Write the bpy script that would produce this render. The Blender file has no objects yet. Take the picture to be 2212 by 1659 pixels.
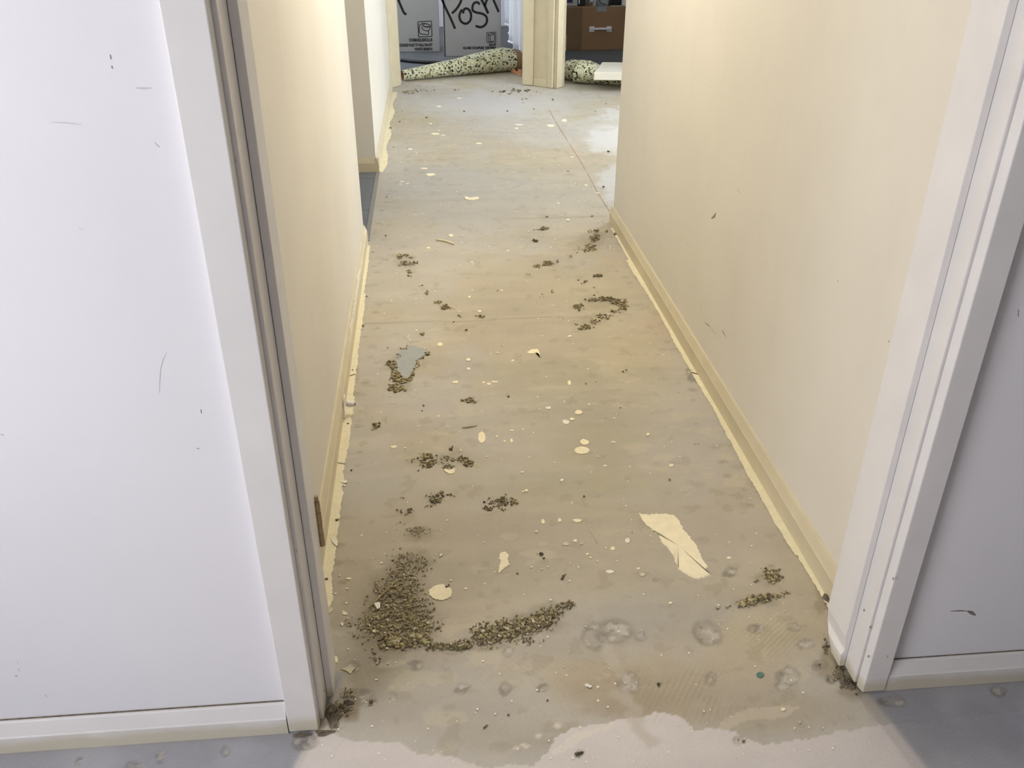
import bpy, bmesh, math, random
import numpy as np
from mathutils import Matrix, Vector

random.seed(7)
rng = np.random.default_rng(11)
SC = bpy.context.scene
COL = SC.collection

# ------------------------------------------------------------------ camera
IW, IH = 2212.0, 1659.0
FPX, PITCH, YAW, ROLL, CAMH = 1904.7, 29.375, 5.141, 0.144, 1.55


def cam_axes():
    p, y, r = map(math.radians, (PITCH, YAW, ROLL))
    f = np.array([math.sin(y) * math.cos(p), math.cos(y) * math.cos(p), -math.sin(p)])
    rt = np.array([math.cos(y), -math.sin(y), 0.0])
    up = np.cross(rt, f)
    rt2 = rt * math.cos(r) + up * math.sin(r)
    up2 = np.cross(rt2, f)
    return rt2, up2, f


RT, UP, FW = cam_axes()
cam_data = bpy.data.cameras.new('camera')
cam_data.sensor_fit = 'HORIZONTAL'
cam_data.sensor_width = 36.0
cam_data.lens = 36.0 * FPX / IW
cam_data.clip_start = 0.02
cam = bpy.data.objects.new('camera', cam_data)
COL.objects.link(cam)
cam.matrix_world = Matrix(((RT[0], UP[0], -FW[0], 0), (RT[1], UP[1], -FW[1], 0),
                           (RT[2], UP[2], -FW[2], CAMH), (0, 0, 0, 1)))
SC.camera = cam

# ------------------------------------------------------------------ world, light, exposure
SC.view_settings.view_transform = 'Standard'
SC.view_settings.look = 'None'
SC.view_settings.gamma = 1.0
SC.view_settings.use_curve_mapping = False
SC.view_settings.exposure = 0.1
world = bpy.data.worlds.new('world')
SC.world = world
world.use_nodes = True
wb = world.node_tree.nodes['Background']
wb.inputs[0].default_value = (0.62, 0.75, 1.0, 1)
wb.inputs[1].default_value = 0.8


def added_area_light(name, loc, rot, sx, sy, watts, col):
    d = bpy.data.lights.new(name, 'AREA')
    d.shape = 'RECTANGLE'
    d.size, d.size_y = sx, sy
    d.energy = watts
    d.color = col
    o = bpy.data.objects.new(name, d)
    o.location = loc
    o.rotation_euler = rot
    COL.objects.link(o)
    return o


HP = math.pi / 2
# daylight as area lamps, each just outside the opening of an unseen window
added_area_light('daylight_front_room', (-2.06, -0.35, 1.45), (0, -HP, 0), 1.3, 1.7, 67, (0.96, 0.95, 1.0))
added_area_light('daylight_far_room', (-1.86, 9.9, 1.55), (0, -HP, 0), 1.2, 1.6, 64, (0.84, 0.89, 1.0))
added_area_light('daylight_hall', (2.66, 6.3, 1.4), (0, HP, 0), 1.5, 1.9, 92, (0.87, 0.93, 1.0))
added_area_light('added_light_store', (4.35, 10.0, 1.6), (0, HP, 0), 0.9, 1.2, 14, (0.85, 0.92, 1.0))  # added fill lamp, no window is known in this room
added_area_light('added_light_side_room', (-2.36, 4.6, 1.6), (0, -HP, 0), 0.7, 0.8, 1.2, (0.9, 0.93, 1.0))  # added weak fill lamp behind an invented opening

lamp_d = bpy.data.lights.new('corridor_lamp_light', 'POINT')
lamp_d.energy = 48
lamp_d.color = (1.0, 0.925, 0.82)
lamp_d.shadow_soft_size = 0.035
lamp = bpy.data.objects.new('corridor_lamp_light', lamp_d)
lamp.location = (0.5, 3.5, 2.28)
COL.objects.link(lamp)


# ------------------------------------------------------------------ survey helpers
def ray(u, v):
    return FW + RT * (u - IW / 2) / FPX - UP * (v - IH / 2) / FPX


def fl(u, v, z=0.0):
    d = ray(u, v)
    t = (z - CAMH) / d[2]
    return (d[0] * t, d[1] * t)


def on_y(u, v, Y):
    d = ray(u, v)
    t = Y / d[1]
    return (d[0] * t, Y, CAMH + d[2] * t)


def on_x(u, v, X):
    d = ray(u, v)
    t = X / d[0]
    return (X, d[1] * t, CAMH + d[2] * t)


def proj_np(x, y, z=0.0):
    px, py, pz = x, y, z - CAMH
    w = px * FW[0] + py * FW[1] + pz * FW[2]
    u = IW / 2 + FPX * (px * RT[0] + py * RT[1] + pz * RT[2]) / w
    v = IH / 2 - FPX * (px * UP[0] + py * UP[1] + pz * UP[2]) / w
    return u, v


# ------------------------------------------------------------------ materials
def srgb(r, g, b):
    def c(x):
        x /= 255.0
        return x / 12.92 if x <= 0.04045 else ((x + 0.055) / 1.055) ** 2.4
    return (c(r), c(g), c(b), 1.0)


def mat(name, col, rough=0.6, var=0.06, scale=6.0, bump=0.0, bscale=60.0, spec=0.4, metal=0.0, col2=None, thresh=None):
    m = bpy.data.materials.new(name)
    m.use_nodes = True
    nt = m.node_tree
    b = nt.nodes['Principled BSDF']
    b.inputs['Roughness'].default_value = rough
    b.inputs['Metallic'].default_value = metal
    b.inputs['Specular IOR Level'].default_value = spec
    tc = nt.nodes.new('ShaderNodeTexCoord')
    n = nt.nodes.new('ShaderNodeTexNoise')
    n.inputs['Scale'].default_value = scale
    n.inputs['Detail'].default_value = 6
    nt.links.new(tc.outputs['Object'], n.inputs['Vector'])
    ramp = nt.nodes.new('ShaderNodeValToRGB')
    c1 = tuple(max(0, x * (1 - var)) for x in col[:3]) + (1,)
    c2 = tuple(min(1, x * (1 + var)) for x in col[:3]) + (1,)
    if col2 is not None:
        c1, c2 = col, col2
    lo, hi = thresh if thresh else (0.3, 0.7)
    ramp.color_ramp.elements[0].position = lo
    ramp.color_ramp.elements[1].position = hi
    ramp.color_ramp.elements[0].color = c1
    ramp.color_ramp.elements[1].color = c2
    nt.links.new(n.outputs['Fac'], ramp.inputs['Fac'])
    nt.links.new(ramp.outputs['Color'], b.inputs['Base Color'])
    if bump:
        n2 = nt.nodes.new('ShaderNodeTexNoise')
        n2.inputs['Scale'].default_value = bscale
        n2.inputs['Detail'].default_value = 5
        nt.links.new(tc.outputs['Object'], n2.inputs['Vector'])
        bp = nt.nodes.new('ShaderNodeBump')
        bp.inputs['Strength'].default_value = bump
        bp.inputs['Distance'].default_value = 0.004
        nt.links.new(n2.outputs['Fac'], bp.inputs['Height'])
        nt.links.new(bp.outputs['Normal'], b.inputs['Normal'])
    return m


M = {}
M['wall_front'] = mat('front room wall paint', srgb(233, 232, 235), 0.55, 0.015, 3, 0.05, 60)
M['wall_dim'] = mat('taupe wall paint', srgb(118, 108, 98), 0.7, 0.03, 3)
M['wall_cream'] = mat('cream corridor wall paint', srgb(226, 221, 209), 0.5, 0.03, 2.2, 0.05, 60)
M['trim'] = mat('off white trim paint', srgb(224, 221, 214), 0.42, 0.03, 9, 0.1, 120)
M['trim_cream'] = mat('cream trim paint', srgb(208, 197, 168), 0.42, 0.05, 9, 0.1, 120)
M['ceiling'] = mat('ceiling paint', srgb(225, 224, 220), 0.8, 0.02, 3)
M['paint'] = mat('dried cream paint on concrete', srgb(240, 229, 196), 0.6, 0.05, 40, 0.3, 200)
M['paint_white'] = mat('dried white paint on concrete', srgb(232, 226, 212), 0.6, 0.05, 60, 0.3, 200)
M['paint_faint'] = mat('thin worn paint on concrete', srgb(205, 196, 170), 0.7, 0.07, 60, 0.3, 200)
M['edge_paint'] = mat('yellowed edge paint', srgb(230, 221, 188), 0.6, 0.06, 30, 0.4, 160)
M['crumb_dark'] = mat('dark foam crumb', srgb(112, 102, 76), 0.95, 0.25, 300)
M['crumb_mid'] = mat('olive foam crumb', srgb(150, 138, 106), 0.95, 0.2, 300)
M['crumb_yellow'] = mat('yellow foam crumb', srgb(178, 168, 122), 0.95, 0.2, 300)
M['crumb_pale'] = mat('pale mortar crumb', srgb(196, 188, 165), 0.95, 0.1, 300)
M['crumb_black'] = mat('black foam crumb', srgb(84, 76, 58), 0.95, 0.2, 300)
M['straw'] = mat('dry straw', srgb(160, 142, 104), 0.8, 0.1, 80)
M['splinter'] = mat('pale wood splinter', srgb(226, 214, 180), 0.7, 0.1, 80)
M['scuff'] = mat('grey scuff', srgb(150, 142, 128), 0.7, 0.15, 80)
M['scuff_dark'] = mat('dark scuff', srgb(126, 118, 110), 0.7, 0.15, 80)
M['scuff_pale'] = mat('faint scuff', srgb(208, 205, 206), 0.6, 0.03, 80)
M['chalk'] = mat('faded red chalk', srgb(176, 150, 136), 0.9, 0.15, 30)
M['carton'] = mat('white printed carton', srgb(172, 171, 170), 0.75, 0.04, 5, 0.1, 80)
M['carton_side'] = mat('white carton edge', srgb(190, 194, 200), 0.75, 0.08, 14)
M['ink'] = mat('black marker ink', srgb(22, 22, 24), 0.6, 0.05)
M['print'] = mat('grey print', srgb(52, 54, 56), 0.7, 0.1, 40)
M['kraft'] = mat('brown cardboard', srgb(150, 118, 88), 0.8, 0.06, 8, 0.15, 70)
M['kraft_dark'] = mat('darker cardboard flap', srgb(122, 98, 74), 0.8, 0.06, 8, 0.15, 70)
M['handle'] = mat('white plastic handle', srgb(236, 232, 236), 0.35, 0.02)
M['tape'] = mat('clear adhesive tape', srgb(150, 152, 150), 0.25, 0.06, 30)
M['dark_slab'] = mat('blue grey room floor', srgb(96, 100, 102), 0.5, 0.12, 5, 0.2, 40)
M['tile'] = mat('slate grey floor tile', srgb(108, 112, 120), 0.35, 0.08, 9, 0.1, 60)
M['grout'] = mat('pale grout', srgb(168, 166, 160), 0.8, 0.05)
M['metal'] = mat('dull metal threshold', srgb(165, 165, 160), 0.4, 0.05, 30, 0, 60, 0.5, 0.6)
M['brass'] = mat('tarnished painted hinge', srgb(156, 138, 106), 0.45, 0.25, 60, 0.2, 200, 0.5, 0.5)
M['black'] = mat('black rubber', srgb(22, 24, 26), 0.5, 0.1)
M['navy'] = mat('navy label', srgb(40, 42, 70), 0.5, 0.05)
M['grey_panel'] = mat('grey plastic panel', srgb(120, 124, 126), 0.45, 0.1, 20)
M['tub'] = mat('milky plastic tub', srgb(158, 172, 172), 0.2, 0.05, 20)
M['poly'] = mat('white polystyrene slab', srgb(226, 222, 208), 0.7, 0.02, 60, 0.15, 200)
M['terracotta'] = mat('terracotta chip', srgb(206, 152, 112), 0.85, 0.14, 60, 0.3, 120)
M['backing'] = mat('brown underlay backing', srgb(128, 104, 74), 0.85, 0.1, 30)
M['teal'] = mat('teal paint spot', srgb(86, 122, 108), 0.6, 0.1, 60)
M['bluepatch'] = mat('exposed blue grey levelling compound', srgb(160, 164, 160), 0.55, 0.05, 40, 0.15, 150)
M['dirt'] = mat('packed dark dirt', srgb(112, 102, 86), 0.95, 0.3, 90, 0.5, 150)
M['lamp_glass'] = mat('opal lamp glass', srgb(240, 236, 225), 0.4, 0.01)


def smear(m, dark, amt=.5):
    nt = m.node_tree
    b = nt.nodes['Principled BSDF']
    src = b.inputs['Base Color'].links[0].from_socket
    geo = nt.nodes.new('ShaderNodeNewGeometry')
    mp = nt.nodes.new('ShaderNodeMapping'); mp.inputs['Scale'].default_value = (2.4, 2.4, .9)
    nt.links.new(geo.outputs['Position'], mp.inputs['Vector'])
    n = nt.nodes.new('ShaderNodeTexNoise'); n.inputs['Scale'].default_value = 2.2; n.inputs['Detail'].default_value = 7; n.inputs['Roughness'].default_value = .62
    nt.links.new(mp.outputs[0], n.inputs['Vector'])
    r_ = nt.nodes.new('ShaderNodeMapRange'); r_.inputs['From Min'].default_value = .52; r_.inputs['From Max'].default_value = .72
    r_.inputs['To Max'].default_value = amt
    nt.links.new(n.outputs['Fac'], r_.inputs['Value'])
    mix = nt.nodes.new('ShaderNodeMix'); mix.data_type = 'RGBA'
    nt.links.new(r_.outputs[0], mix.inputs['Factor'])
    nt.links.new(src, mix.inputs['A']); mix.inputs['B'].default_value = dark
    nt.links.new(mix.outputs['Result'], b.inputs['Base Color'])


smear(M['wall_cream'], srgb(214, 211, 201), .3)


def trim_worn(name, base, low):
    """painted board whose lower few centimetres are yellowed and scuffed"""
    m = mat(name, base, 0.42, 0.03, 9, 0.04, 70)
    nt = m.node_tree
    b = nt.nodes['Principled BSDF']
    src = b.inputs['Base Color'].links[0].from_socket
    geo = nt.nodes.new('ShaderNodeNewGeometry')
    sep = nt.nodes.new('ShaderNodeSeparateXYZ')
    nt.links.new(geo.outputs['Position'], sep.inputs[0])
    n = nt.nodes.new('ShaderNodeTexNoise')
    n.inputs['Scale'].default_value = 12
    nt.links.new(geo.outputs['Position'], n.inputs['Vector'])
    ma = nt.nodes.new('ShaderNodeMath'); ma.operation = 'MULTIPLY_ADD'
    nt.links.new(n.outputs['Fac'], ma.inputs[0]); ma.inputs[1].default_value = 0.035
    nt.links.new(sep.outputs['Z'], ma.inputs[2])
    mr = nt.nodes.new('ShaderNodeMapRange')
    mr.inputs['From Min'].default_value = 0.040
    mr.inputs['From Max'].default_value = 0.062
    nt.links.new(ma.outputs[0], mr.inputs['Value'])
    mix = nt.nodes.new('ShaderNodeMix'); mix.data_type = 'RGBA'
    nt.links.new(mr.outputs[0], mix.inputs['Factor'])
    mix.inputs['A'].default_value = low
    nt.links.new(src, mix.inputs['B'])
    nt.links.new(mix.outputs['Result'], b.inputs['Base Color'])
    return m


M['trim_worn'] = trim_worn('worn off white skirting paint', srgb(228, 225, 222), srgb(208, 201, 182))


def foam_material():
    m = bpy.data.materials.new('speckled recycled foam')
    m.use_nodes = True
    nt = m.node_tree
    b = nt.nodes['Principled BSDF']
    b.inputs['Roughness'].default_value = 0.9
    tc = nt.nodes.new('ShaderNodeTexCoord')
    vo = nt.nodes.new('ShaderNodeTexVoronoi')
    vo.inputs['Scale'].default_value = 74
    vo.inputs['Randomness'].default_value = 1.0
    wn = nt.nodes.new('ShaderNodeTexNoise')
    wn.inputs['Scale'].default_value = 60
    ad = nt.nodes.new('ShaderNodeMix'); ad.data_type = 'RGBA'; ad.blend_type = 'ADD'
    ad.inputs['Factor'].default_value = 0.012
    nt.links.new(tc.outputs['Object'], wn.inputs['Vector'])
    nt.links.new(tc.outputs['Object'], ad.inputs['A'])
    nt.links.new(wn.outputs['Color'], ad.inputs['B'])
    nt.links.new(ad.outputs['Result'], vo.inputs['Vector'])
    sep = nt.nodes.new('ShaderNodeSeparateColor')
    nt.links.new(vo.outputs['Color'], sep.inputs[0])
    r = nt.nodes.new('ShaderNodeValToRGB')
    r.color_ramp.interpolation = 'CONSTANT'
    e = r.color_ramp.elements
    e[0].position = 0.0; e[0].color = srgb(34, 36, 26)
    e[1].position = 0.12; e[1].color = srgb(104, 104, 70)
    for pos, c in ((0.24, (192, 190, 158)), (0.45, (206, 205, 182)), (0.62, (184, 184, 150)), (0.78, (202, 204, 186)), (0.92, (166, 164, 124))):
        x = e.new(pos); x.color = srgb(*c)
    nt.links.new(sep.outputs[0], r.inputs['Fac'])
    nt.links.new(r.outputs['Color'], b.inputs['Base Color'])
    bp = nt.nodes.new('ShaderNodeBump')
    bp.inputs['Strength'].default_value = 0.5
    bp.inputs['Distance'].default_value = 0.006
    nt.links.new(vo.outputs['Distance'], bp.inputs['Height'])
    nt.links.new(bp.outputs['Normal'], b.inputs['Normal'])
    return m


M['foam'] = foam_material()


def sheet_material():
    m = mat('white plastic sheeting', srgb(222, 228, 236), 0.35, 0.04, 4)
    m.node_tree.nodes['Principled BSDF'].inputs['Transmission Weight'].default_value = 0.0
    return m


M['sheeting'] = sheet_material()


# ------------------------------------------------------------------ mesh helpers
def link(name, verts, faces, m, parent=None, smooth=False, label=None, cat=None, group=None, kind=None, mats=None, midx=None):
    me = bpy.data.meshes.new(name)
    me.from_pydata([tuple(map(float, v)) for v in verts], [], faces)
    if mats:
        for x in mats:
            me.materials.append(x)
        me.polygons.foreach_set('material_index', midx)
    else:
        me.materials.append(m)
    if smooth:
        me.polygons.foreach_set('use_smooth', [True] * len(me.polygons))
    me.update()
    o = bpy.data.objects.new(name, me)
    COL.objects.link(o)
    if parent:
        o.parent = parent
        o.matrix_parent_inverse = parent.matrix_basis.inverted()
    tag(o, label, cat, group, kind)
    return o


def tag(o, label=None, cat=None, group=None, kind=None):
    if label: o['label'] = label
    if cat: o['category'] = cat
    if group: o['group'] = group
    if kind: o['kind'] = kind
    return o


def empty(name, loc=(0, 0, 0), **k):
    o = bpy.data.objects.new(name, None)
    o.location = loc
    o.empty_display_size = 0.1
    COL.objects.link(o)
    tag(o, **k)
    return o


def prism_geo(poly, z0, z1):
    a = sum(poly[i][0] * poly[(i + 1) % len(poly)][1] - poly[(i + 1) % len(poly)][0] * poly[i][1] for i in range(len(poly)))
    if a < 0:
        poly = poly[::-1]
    n = len(poly)
    vs = [(x, y, z0) for x, y in poly] + [(x, y, z1) for x, y in poly]
    fs = [tuple(range(n))[::-1], tuple(range(n, 2 * n))] + [(i, (i + 1) % n, n + (i + 1) % n, n + i) for i in range(n)]
    return vs, fs


def prism(name, poly, z0, z1, m, parent=None, **k):
    v, f = prism_geo(poly, z0, z1)
    return link(name, v, f, m, parent, **k)


def box_geo(x0, x1, y0, y1, z0, z1):
    return prism_geo([(x0, y0), (x1, y0), (x1, y1), (x0, y1)], z0, z1)


def join(parts):
    V, F = [], []
    for v, f in parts:
        o = len(V)
        V += list(v)
        F += [tuple(i + o for i in t) for t in f]
    return V, F


def box(name, x0, x1, y0, y1, z0, z1, m, parent=None, bevel=0, **k):
    v, f = box_geo(x0, x1, y0, y1, z0, z1)
    o = link(name, v, f, m, parent, **k)
    if bevel:
        bv(o, bevel)
    return o


def bv(o, w, seg=2):
    md = o.modifiers.new('bevel', 'BEVEL')
    md.width = w
    md.segments = seg
    md.limit_method = 'ANGLE'
    return o


def S(name, *a, **k):
    return box(name, *a, kind='structure', **k)


# ------------------------------------------------------------------ floor with computed staining
def vnoise(x, y, scale, seed):
    r = np.random.default_rng(seed)
    g = r.random((256, 256))
    X, Y = x * scale + 37.3, y * scale + 91.7
    xi, yi = np.floor(X).astype(int), np.floor(Y).astype(int)
    fx, fy = X - xi, Y - yi
    fx, fy = fx * fx * (3 - 2 * fx), fy * fy * (3 - 2 * fy)
    a = g[xi % 256, yi % 256]; b = g[(xi + 1) % 256, yi % 256]
    c = g[xi % 256, (yi + 1) % 256]; d = g[(xi + 1) % 256, (yi + 1) % 256]
    return (a * (1 - fx) + b * fx) * (1 - fy) + (c * (1 - fx) + d * fx) * fy


def fbm(x, y, scale, seed, octv=5, gain=0.5):
    s = 0; amp = 1; tot = 0
    for i in range(octv):
        s = s + amp * vnoise(x, y, scale * 2 ** i, seed + i)
        tot += amp
        amp *= gain
    return s / tot


def inpoly(u, v, poly):
    ins = np.zeros(u.shape, bool)
    n = len(poly)
    for i in range(n):
        x0, y0 = poly[i]; x1, y1 = poly[(i + 1) % n]
        c = ((y0 > v) != (y1 > v))
        with np.errstate(divide='ignore', invalid='ignore'):
            xx = (x1 - x0) * (v - y0) / (y1 - y0 + 1e-12) + x0
        ins ^= c & (u < xx)
    return ins


def sm(x, a, b):
    t = np.clip((x - a) / (b - a), 0, 1)
    return t * t * (3 - 2 * t)


def lin(c):
    return np.array(srgb(*c)[:3])


def build_floor():
    xs = np.concatenate([np.arange(-2.1, -1.0, 0.1), np.arange(-1.0, 1.85, 0.0047), np.arange(1.85, 4.5, 0.15), [4.6]])
    ys = [-3.4]
    y = -3.4
    while y < 8.96:
        if y < 0.9: st = 0.1
        else: st = 0.0043 * max(1.0, (y / 1.5) ** 1.35)
        y += st
        ys.append(y)
    ys = np.array(ys)
    X, Y = np.meshgrid(xs, ys)
    u, v = proj_np(X, Y)
    # texture domain
    n1 = fbm(X, Y, 1.3, 1); n2 = fbm(X, Y, 6, 20); n3 = fbm(X, Y * 0.6, 28, 40, 4); n4 = vnoise(X, Y, 120, 60)
    streak = fbm(X * 0.5 + Y * 0.1, Y * 2.4, 7, 80, 4)
    base_g = lin((190, 182, 166)); base_t = lin((186, 172, 140)); pale = lin((214, 206, 196))
    f = sm(n1 * 0.75 + n2 * 0.25, 0.42, 0.6)[..., None]
    C = base_g * (1 - f) + base_t * f
    H = np.zeros_like(X)

    def mixc(mask, col, a=1.0):
        nonlocal C
        k = np.clip(mask * a, 0, 1)[..., None]
        C = C * (1 - k) + np.array(col) * k

    wu = u + (fbm(X, Y, 9, 100) - 0.5) * 60 + (fbm(X, Y, 45, 120) - 0.5) * 26
    wv = v + (fbm(X, Y, 9, 140) - 0.5) * 34 + (fbm(X, Y, 45, 160) - 0.5) * 16

    def blob(cu, cv, ru, rv, soft=0.5, warp=True):
        a, b = (wu, wv) if warp else (u, v)
        d = np.sqrt(((a - cu) / ru) ** 2 + ((b - cv) / rv) ** 2)
        return 1 - sm(d, 1 - soft, 1 + soft)

    # broad tonal fields (dust, damp, wear)
    for cu, cv, ru, rv, c, a in (
            (1080, 440, 240, 60, (186, 180, 168), .6), (980, 400, 160, 40, (182, 178, 168), .45),
            (930, 290, 95, 24, (192, 172, 132), .55), (1080, 310, 50, 14, (186, 166, 128), .6), (1000, 330, 150, 26, (194, 176, 138), .4),
            (1290, 320, 60, 30, (190, 168, 140), .3), (1230, 350, 40, 20, (188, 170, 138), .35),
            (1300, 620, 160, 60, (198, 184, 146), .6), (900, 620, 150, 110, (196, 182, 146), .45),
            (1370, 760, 110, 90, (198, 182, 138), .6), (1430, 700, 55, 30, (200, 172, 140), .45),
            (1250, 890, 190, 80, (178, 166, 128), .6), (1290, 960, 110, 40, (170, 158, 118), .5),
            (1200, 800, 160, 20, (182, 170, 130), .5), (1100, 1040, 200, 40, (178, 170, 136), .4),
            (1350, 1050, 120, 30, (172, 164, 122), .45), (1550, 1150, 120, 120, (184, 172, 154), .5),
            (1100, 1200, 330, 90, (172, 160, 134), .55), (1480, 1240, 120, 60, (176, 164, 140), .5),
            (1180, 1390, 330, 34, (176, 166, 152), .6), (1400, 1330, 230, 40, (172, 166, 152), .7),
            (1650, 1370, 90, 46, (196, 180, 138), .75), (1290, 1470, 90, 34, (176, 152, 112), .7),
            (1420, 1490, 150, 60, (176, 158, 120), .8), (1400, 1530, 120, 26, (168, 146, 110), .8),
            (1640, 1530, 180, 50, (180, 164, 132), .8), (1600, 1450, 120, 40, (188, 170, 132), .6),
            (880, 1460, 120, 60, (172, 160, 136), .5), (960, 1540, 220, 50, (178, 168, 148), .7),
            (1130, 1590, 150, 40, (176, 164, 142), .8), (820, 1340, 90, 110, (158, 144, 112), .55),
            (800, 1440, 60, 80, (152, 138, 108), .5), (1010, 1490, 120, 30, (182, 172, 152), .4),
            (1650, 960, 60, 200, (192, 182, 164), .35), (1390, 560, 60, 60, (194, 178, 150), .4)):
        mixc(blob(cu, cv, ru, rv, .7), lin(c), a)
    # streaky trowel texture
    C = C * (0.965 + 0.07 * sm(streak, .3, .7))[..., None]
    C = C * (0.95 + 0.10 * n2)[..., None] * (0.965 + 0.07 * n3)[..., None] * (0.985 + 0.03 * n4)[..., None]
    lum = (C @ np.array([.2126, .7152, .0722]))[..., None]
    C = C * .72 + (lum * np.array([1.01, 1.0, .985])) * .28
    # faint cream scuffs of old paint
    sc = sm(fbm(X * 0.7, Y * 1.6, 16, 300, 5), .60, .70) * sm(fbm(X, Y, 3, 320), .45, .6)
    mixc(sc, lin((206, 196, 168)), .35)
    sc = sm(fbm(X * 0.9, Y * 1.2, 22, 350, 5), .66, .72)
    mixc(sc, lin((150, 138, 112)), .30)
    # pale bare slab beyond the doorway threshold
    P1 = [(-900, 1900), (-900, 1480), (560, 1570), (700, 1582), (770, 1598), (860, 1604), (900, 1630), (980, 1636), (1060, 1656), (1150, 1652),
          (1185, 1622), (1200, 1592), (1240, 1574), (1310, 1563), (1380, 1554), (1405, 1538), (1445, 1545), (1480, 1562),
          (1498, 1580), (1540, 1570), (1590, 1578), (1600, 1590), (1640, 1604), (1700, 1604), (1760, 1596), (1810, 1580), (1880, 1570), (3300, 1400), (3300, 1900)]
    pu = u + (fbm(X, Y, 14, 500) - .5) * 26 + (fbm(X, Y, 90, 520, 3) - .5) * 9
    pv = v + (fbm(X, Y, 14, 540) - .5) * 22 + (fbm(X, Y, 90, 560, 3) - .5) * 7
    near = inpoly(pu, pv, P1) | (Y < 0.98)
    nearf = near.astype(float)
    k = (0.94 + .12 * fbm(X * .6, Y * 1.5, 12, 580))[..., None]
    kk = nearf[..., None]
    C = C * (1 - kk) + (lin((214, 206, 200)) * k) * kk
    H += nearf * 0.0006
    P2 = [(1540, 1572), (1570, 1548), (1620, 1530), (1690, 1522), (1730, 1528), (1700, 1545), (1620, 1556), (1570, 1575)]
    mixc(inpoly(pu, pv, P2).astype(float), lin((206, 194, 172)), .6)
    P3 = [(1185, 1625), (1230, 1590), (1330, 1562), (1345, 1566), (1250, 1605), (1200, 1632)]
    mixc(inpoly(pu, pv, P3).astype(float), lin((226, 218, 204)), .7)
    for cu, cv in ((1140, 1607), (1150, 1613), (1175, 1585), (1120, 1614), (1215, 1566)):
        mixc(blob(cu, cv, 9, 5, .4), lin((224, 214, 196)), .8)
    # shadow outside the lamp's doorway wedge, painted bluer and darker into the slab
    side = np.maximum(sm(-X, .30, .36) * sm(-Y, -1.30, -1.27), 0)
    side = np.clip(sm(u * 0 + (-X - .30 - (1.29 - Y) * .36), -.004, .012) + sm((X - .905 - (1.29 - Y) * .18), -.004, .012), 0, 1) * (Y < 1.45)
    mixc(side, lin((174, 175, 180)) , .9)
    C = C * (1 - side[..., None] * .16 * sm(fbm(X, Y, 7, 640), .35, .65)[..., None])
    # grey smears, pits and rings where grippers and nails were prised off
    rings = [(1527, 1363, 30, 26), (1285, 1372, 24, 30), (1355, 1475, 22, 26), (1703, 1458, 27, 19), (1535, 1463, 14, 13),
             (1632, 1357, 16, 10), (1718, 1357, 14, 10), (1738, 1393, 17, 9), (1777, 1437, 17, 11), (1790, 1470, 12, 11),
             (1098, 1405, 12, 12), (1003, 1488, 14, 10), (1092, 1490, 13, 16), (1170, 1486, 14, 10), (845, 1504, 12, 9),
             (802, 1518, 10, 7), (1387, 1372, 12, 12), (1578, 1232, 13, 8), (1417, 1253, 8, 7), (1497, 812, 16, 12), (898, 1431, 16, 11),
             (655, 1600, 26, 24), (480, 1625, 8, 14), (350, 1637, 9, 15), (290, 1650, 18, 12), (175, 1645, 8, 8), (1925, 1515, 30, 12),
             (2160, 1492, 16, 8), (760, 1440, 16, 12), (1690, 1480, 14, 10), (775, 1503, 28, 18), (1330, 1362, 40, 26), (762, 800, 10, 6), (835, 905, 5, 4),
             (1490, 805, 10, 6), (1597, 1598, 14, 8), (1253, 1627, 8, 8)]
    for i, (cu, cv, ru, rv) in enumerate(rings):
        d = np.sqrt(((pu - cu) / ru) ** 2 + ((pv - cv) / rv) ** 2)
        inner = 1 - sm(d, .7, 1.05)
        mixc(inner, lin((160, 154, 140)), .5)
        mixc(np.exp(-((d - .95) / .16) ** 2), lin((126, 118, 104)), .45)
        spk = sm(fbm(X, Y, 70, 700 + i, 3), .52, .62)
        mixc(inner * spk, lin((112, 106, 96)), .55)
        mixc(inner * sm(fbm(X, Y, 60, 800 + i, 3), .56, .62), lin((206, 200, 188)), .6)
        H -= inner * 0.0015
    # faint combed trowel ridges by the threshold
    for (cu, cv, ru, rv, an, wl_, a_) in ((1330, 1450, 110, 60, .9, .011, .5), (1480, 1500, 120, 60, -.6, .012, .45), (1670, 1375, 70, 40, -.9, .010, .5), (1600, 1480, 80, 40, .7, .012, .4), (1130, 1440, 110, 40, .6, .012, .3),):
        msk = blob(cu, cv, ru, rv, .6)
        st_ = sm(np.sin((X * math.cos(an) + Y * math.sin(an)) * 2 * math.pi / wl_ + 5 * fbm(X, Y, 8, 660)), .0, .9) * sm(fbm(X, Y, 16, 670), .42, .6)
        mixc(msk * st_, lin((150, 134, 102)), a_ * .7)
        H += -.0005 * msk * st_
    # trailing scrape tails
    for (a, b, c, d, w) in ((1345, 1500, 1405, 1600, 20), (1300, 1400, 1350, 1465, 12), (1085, 1415, 1045, 1470, 8)):
        t = np.clip(((u - a) * (c - a) + (v - b) * (d - b)) / ((c - a) ** 2 + (d - b) ** 2), 0, 1)
        dd = np.hypot(wu - (a + t * (c - a)), wv - (b + t * (d - b)))
        mixc(1 - sm(dd, w * .4, w * 1.2), lin((190, 180, 164)), .6)
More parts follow.
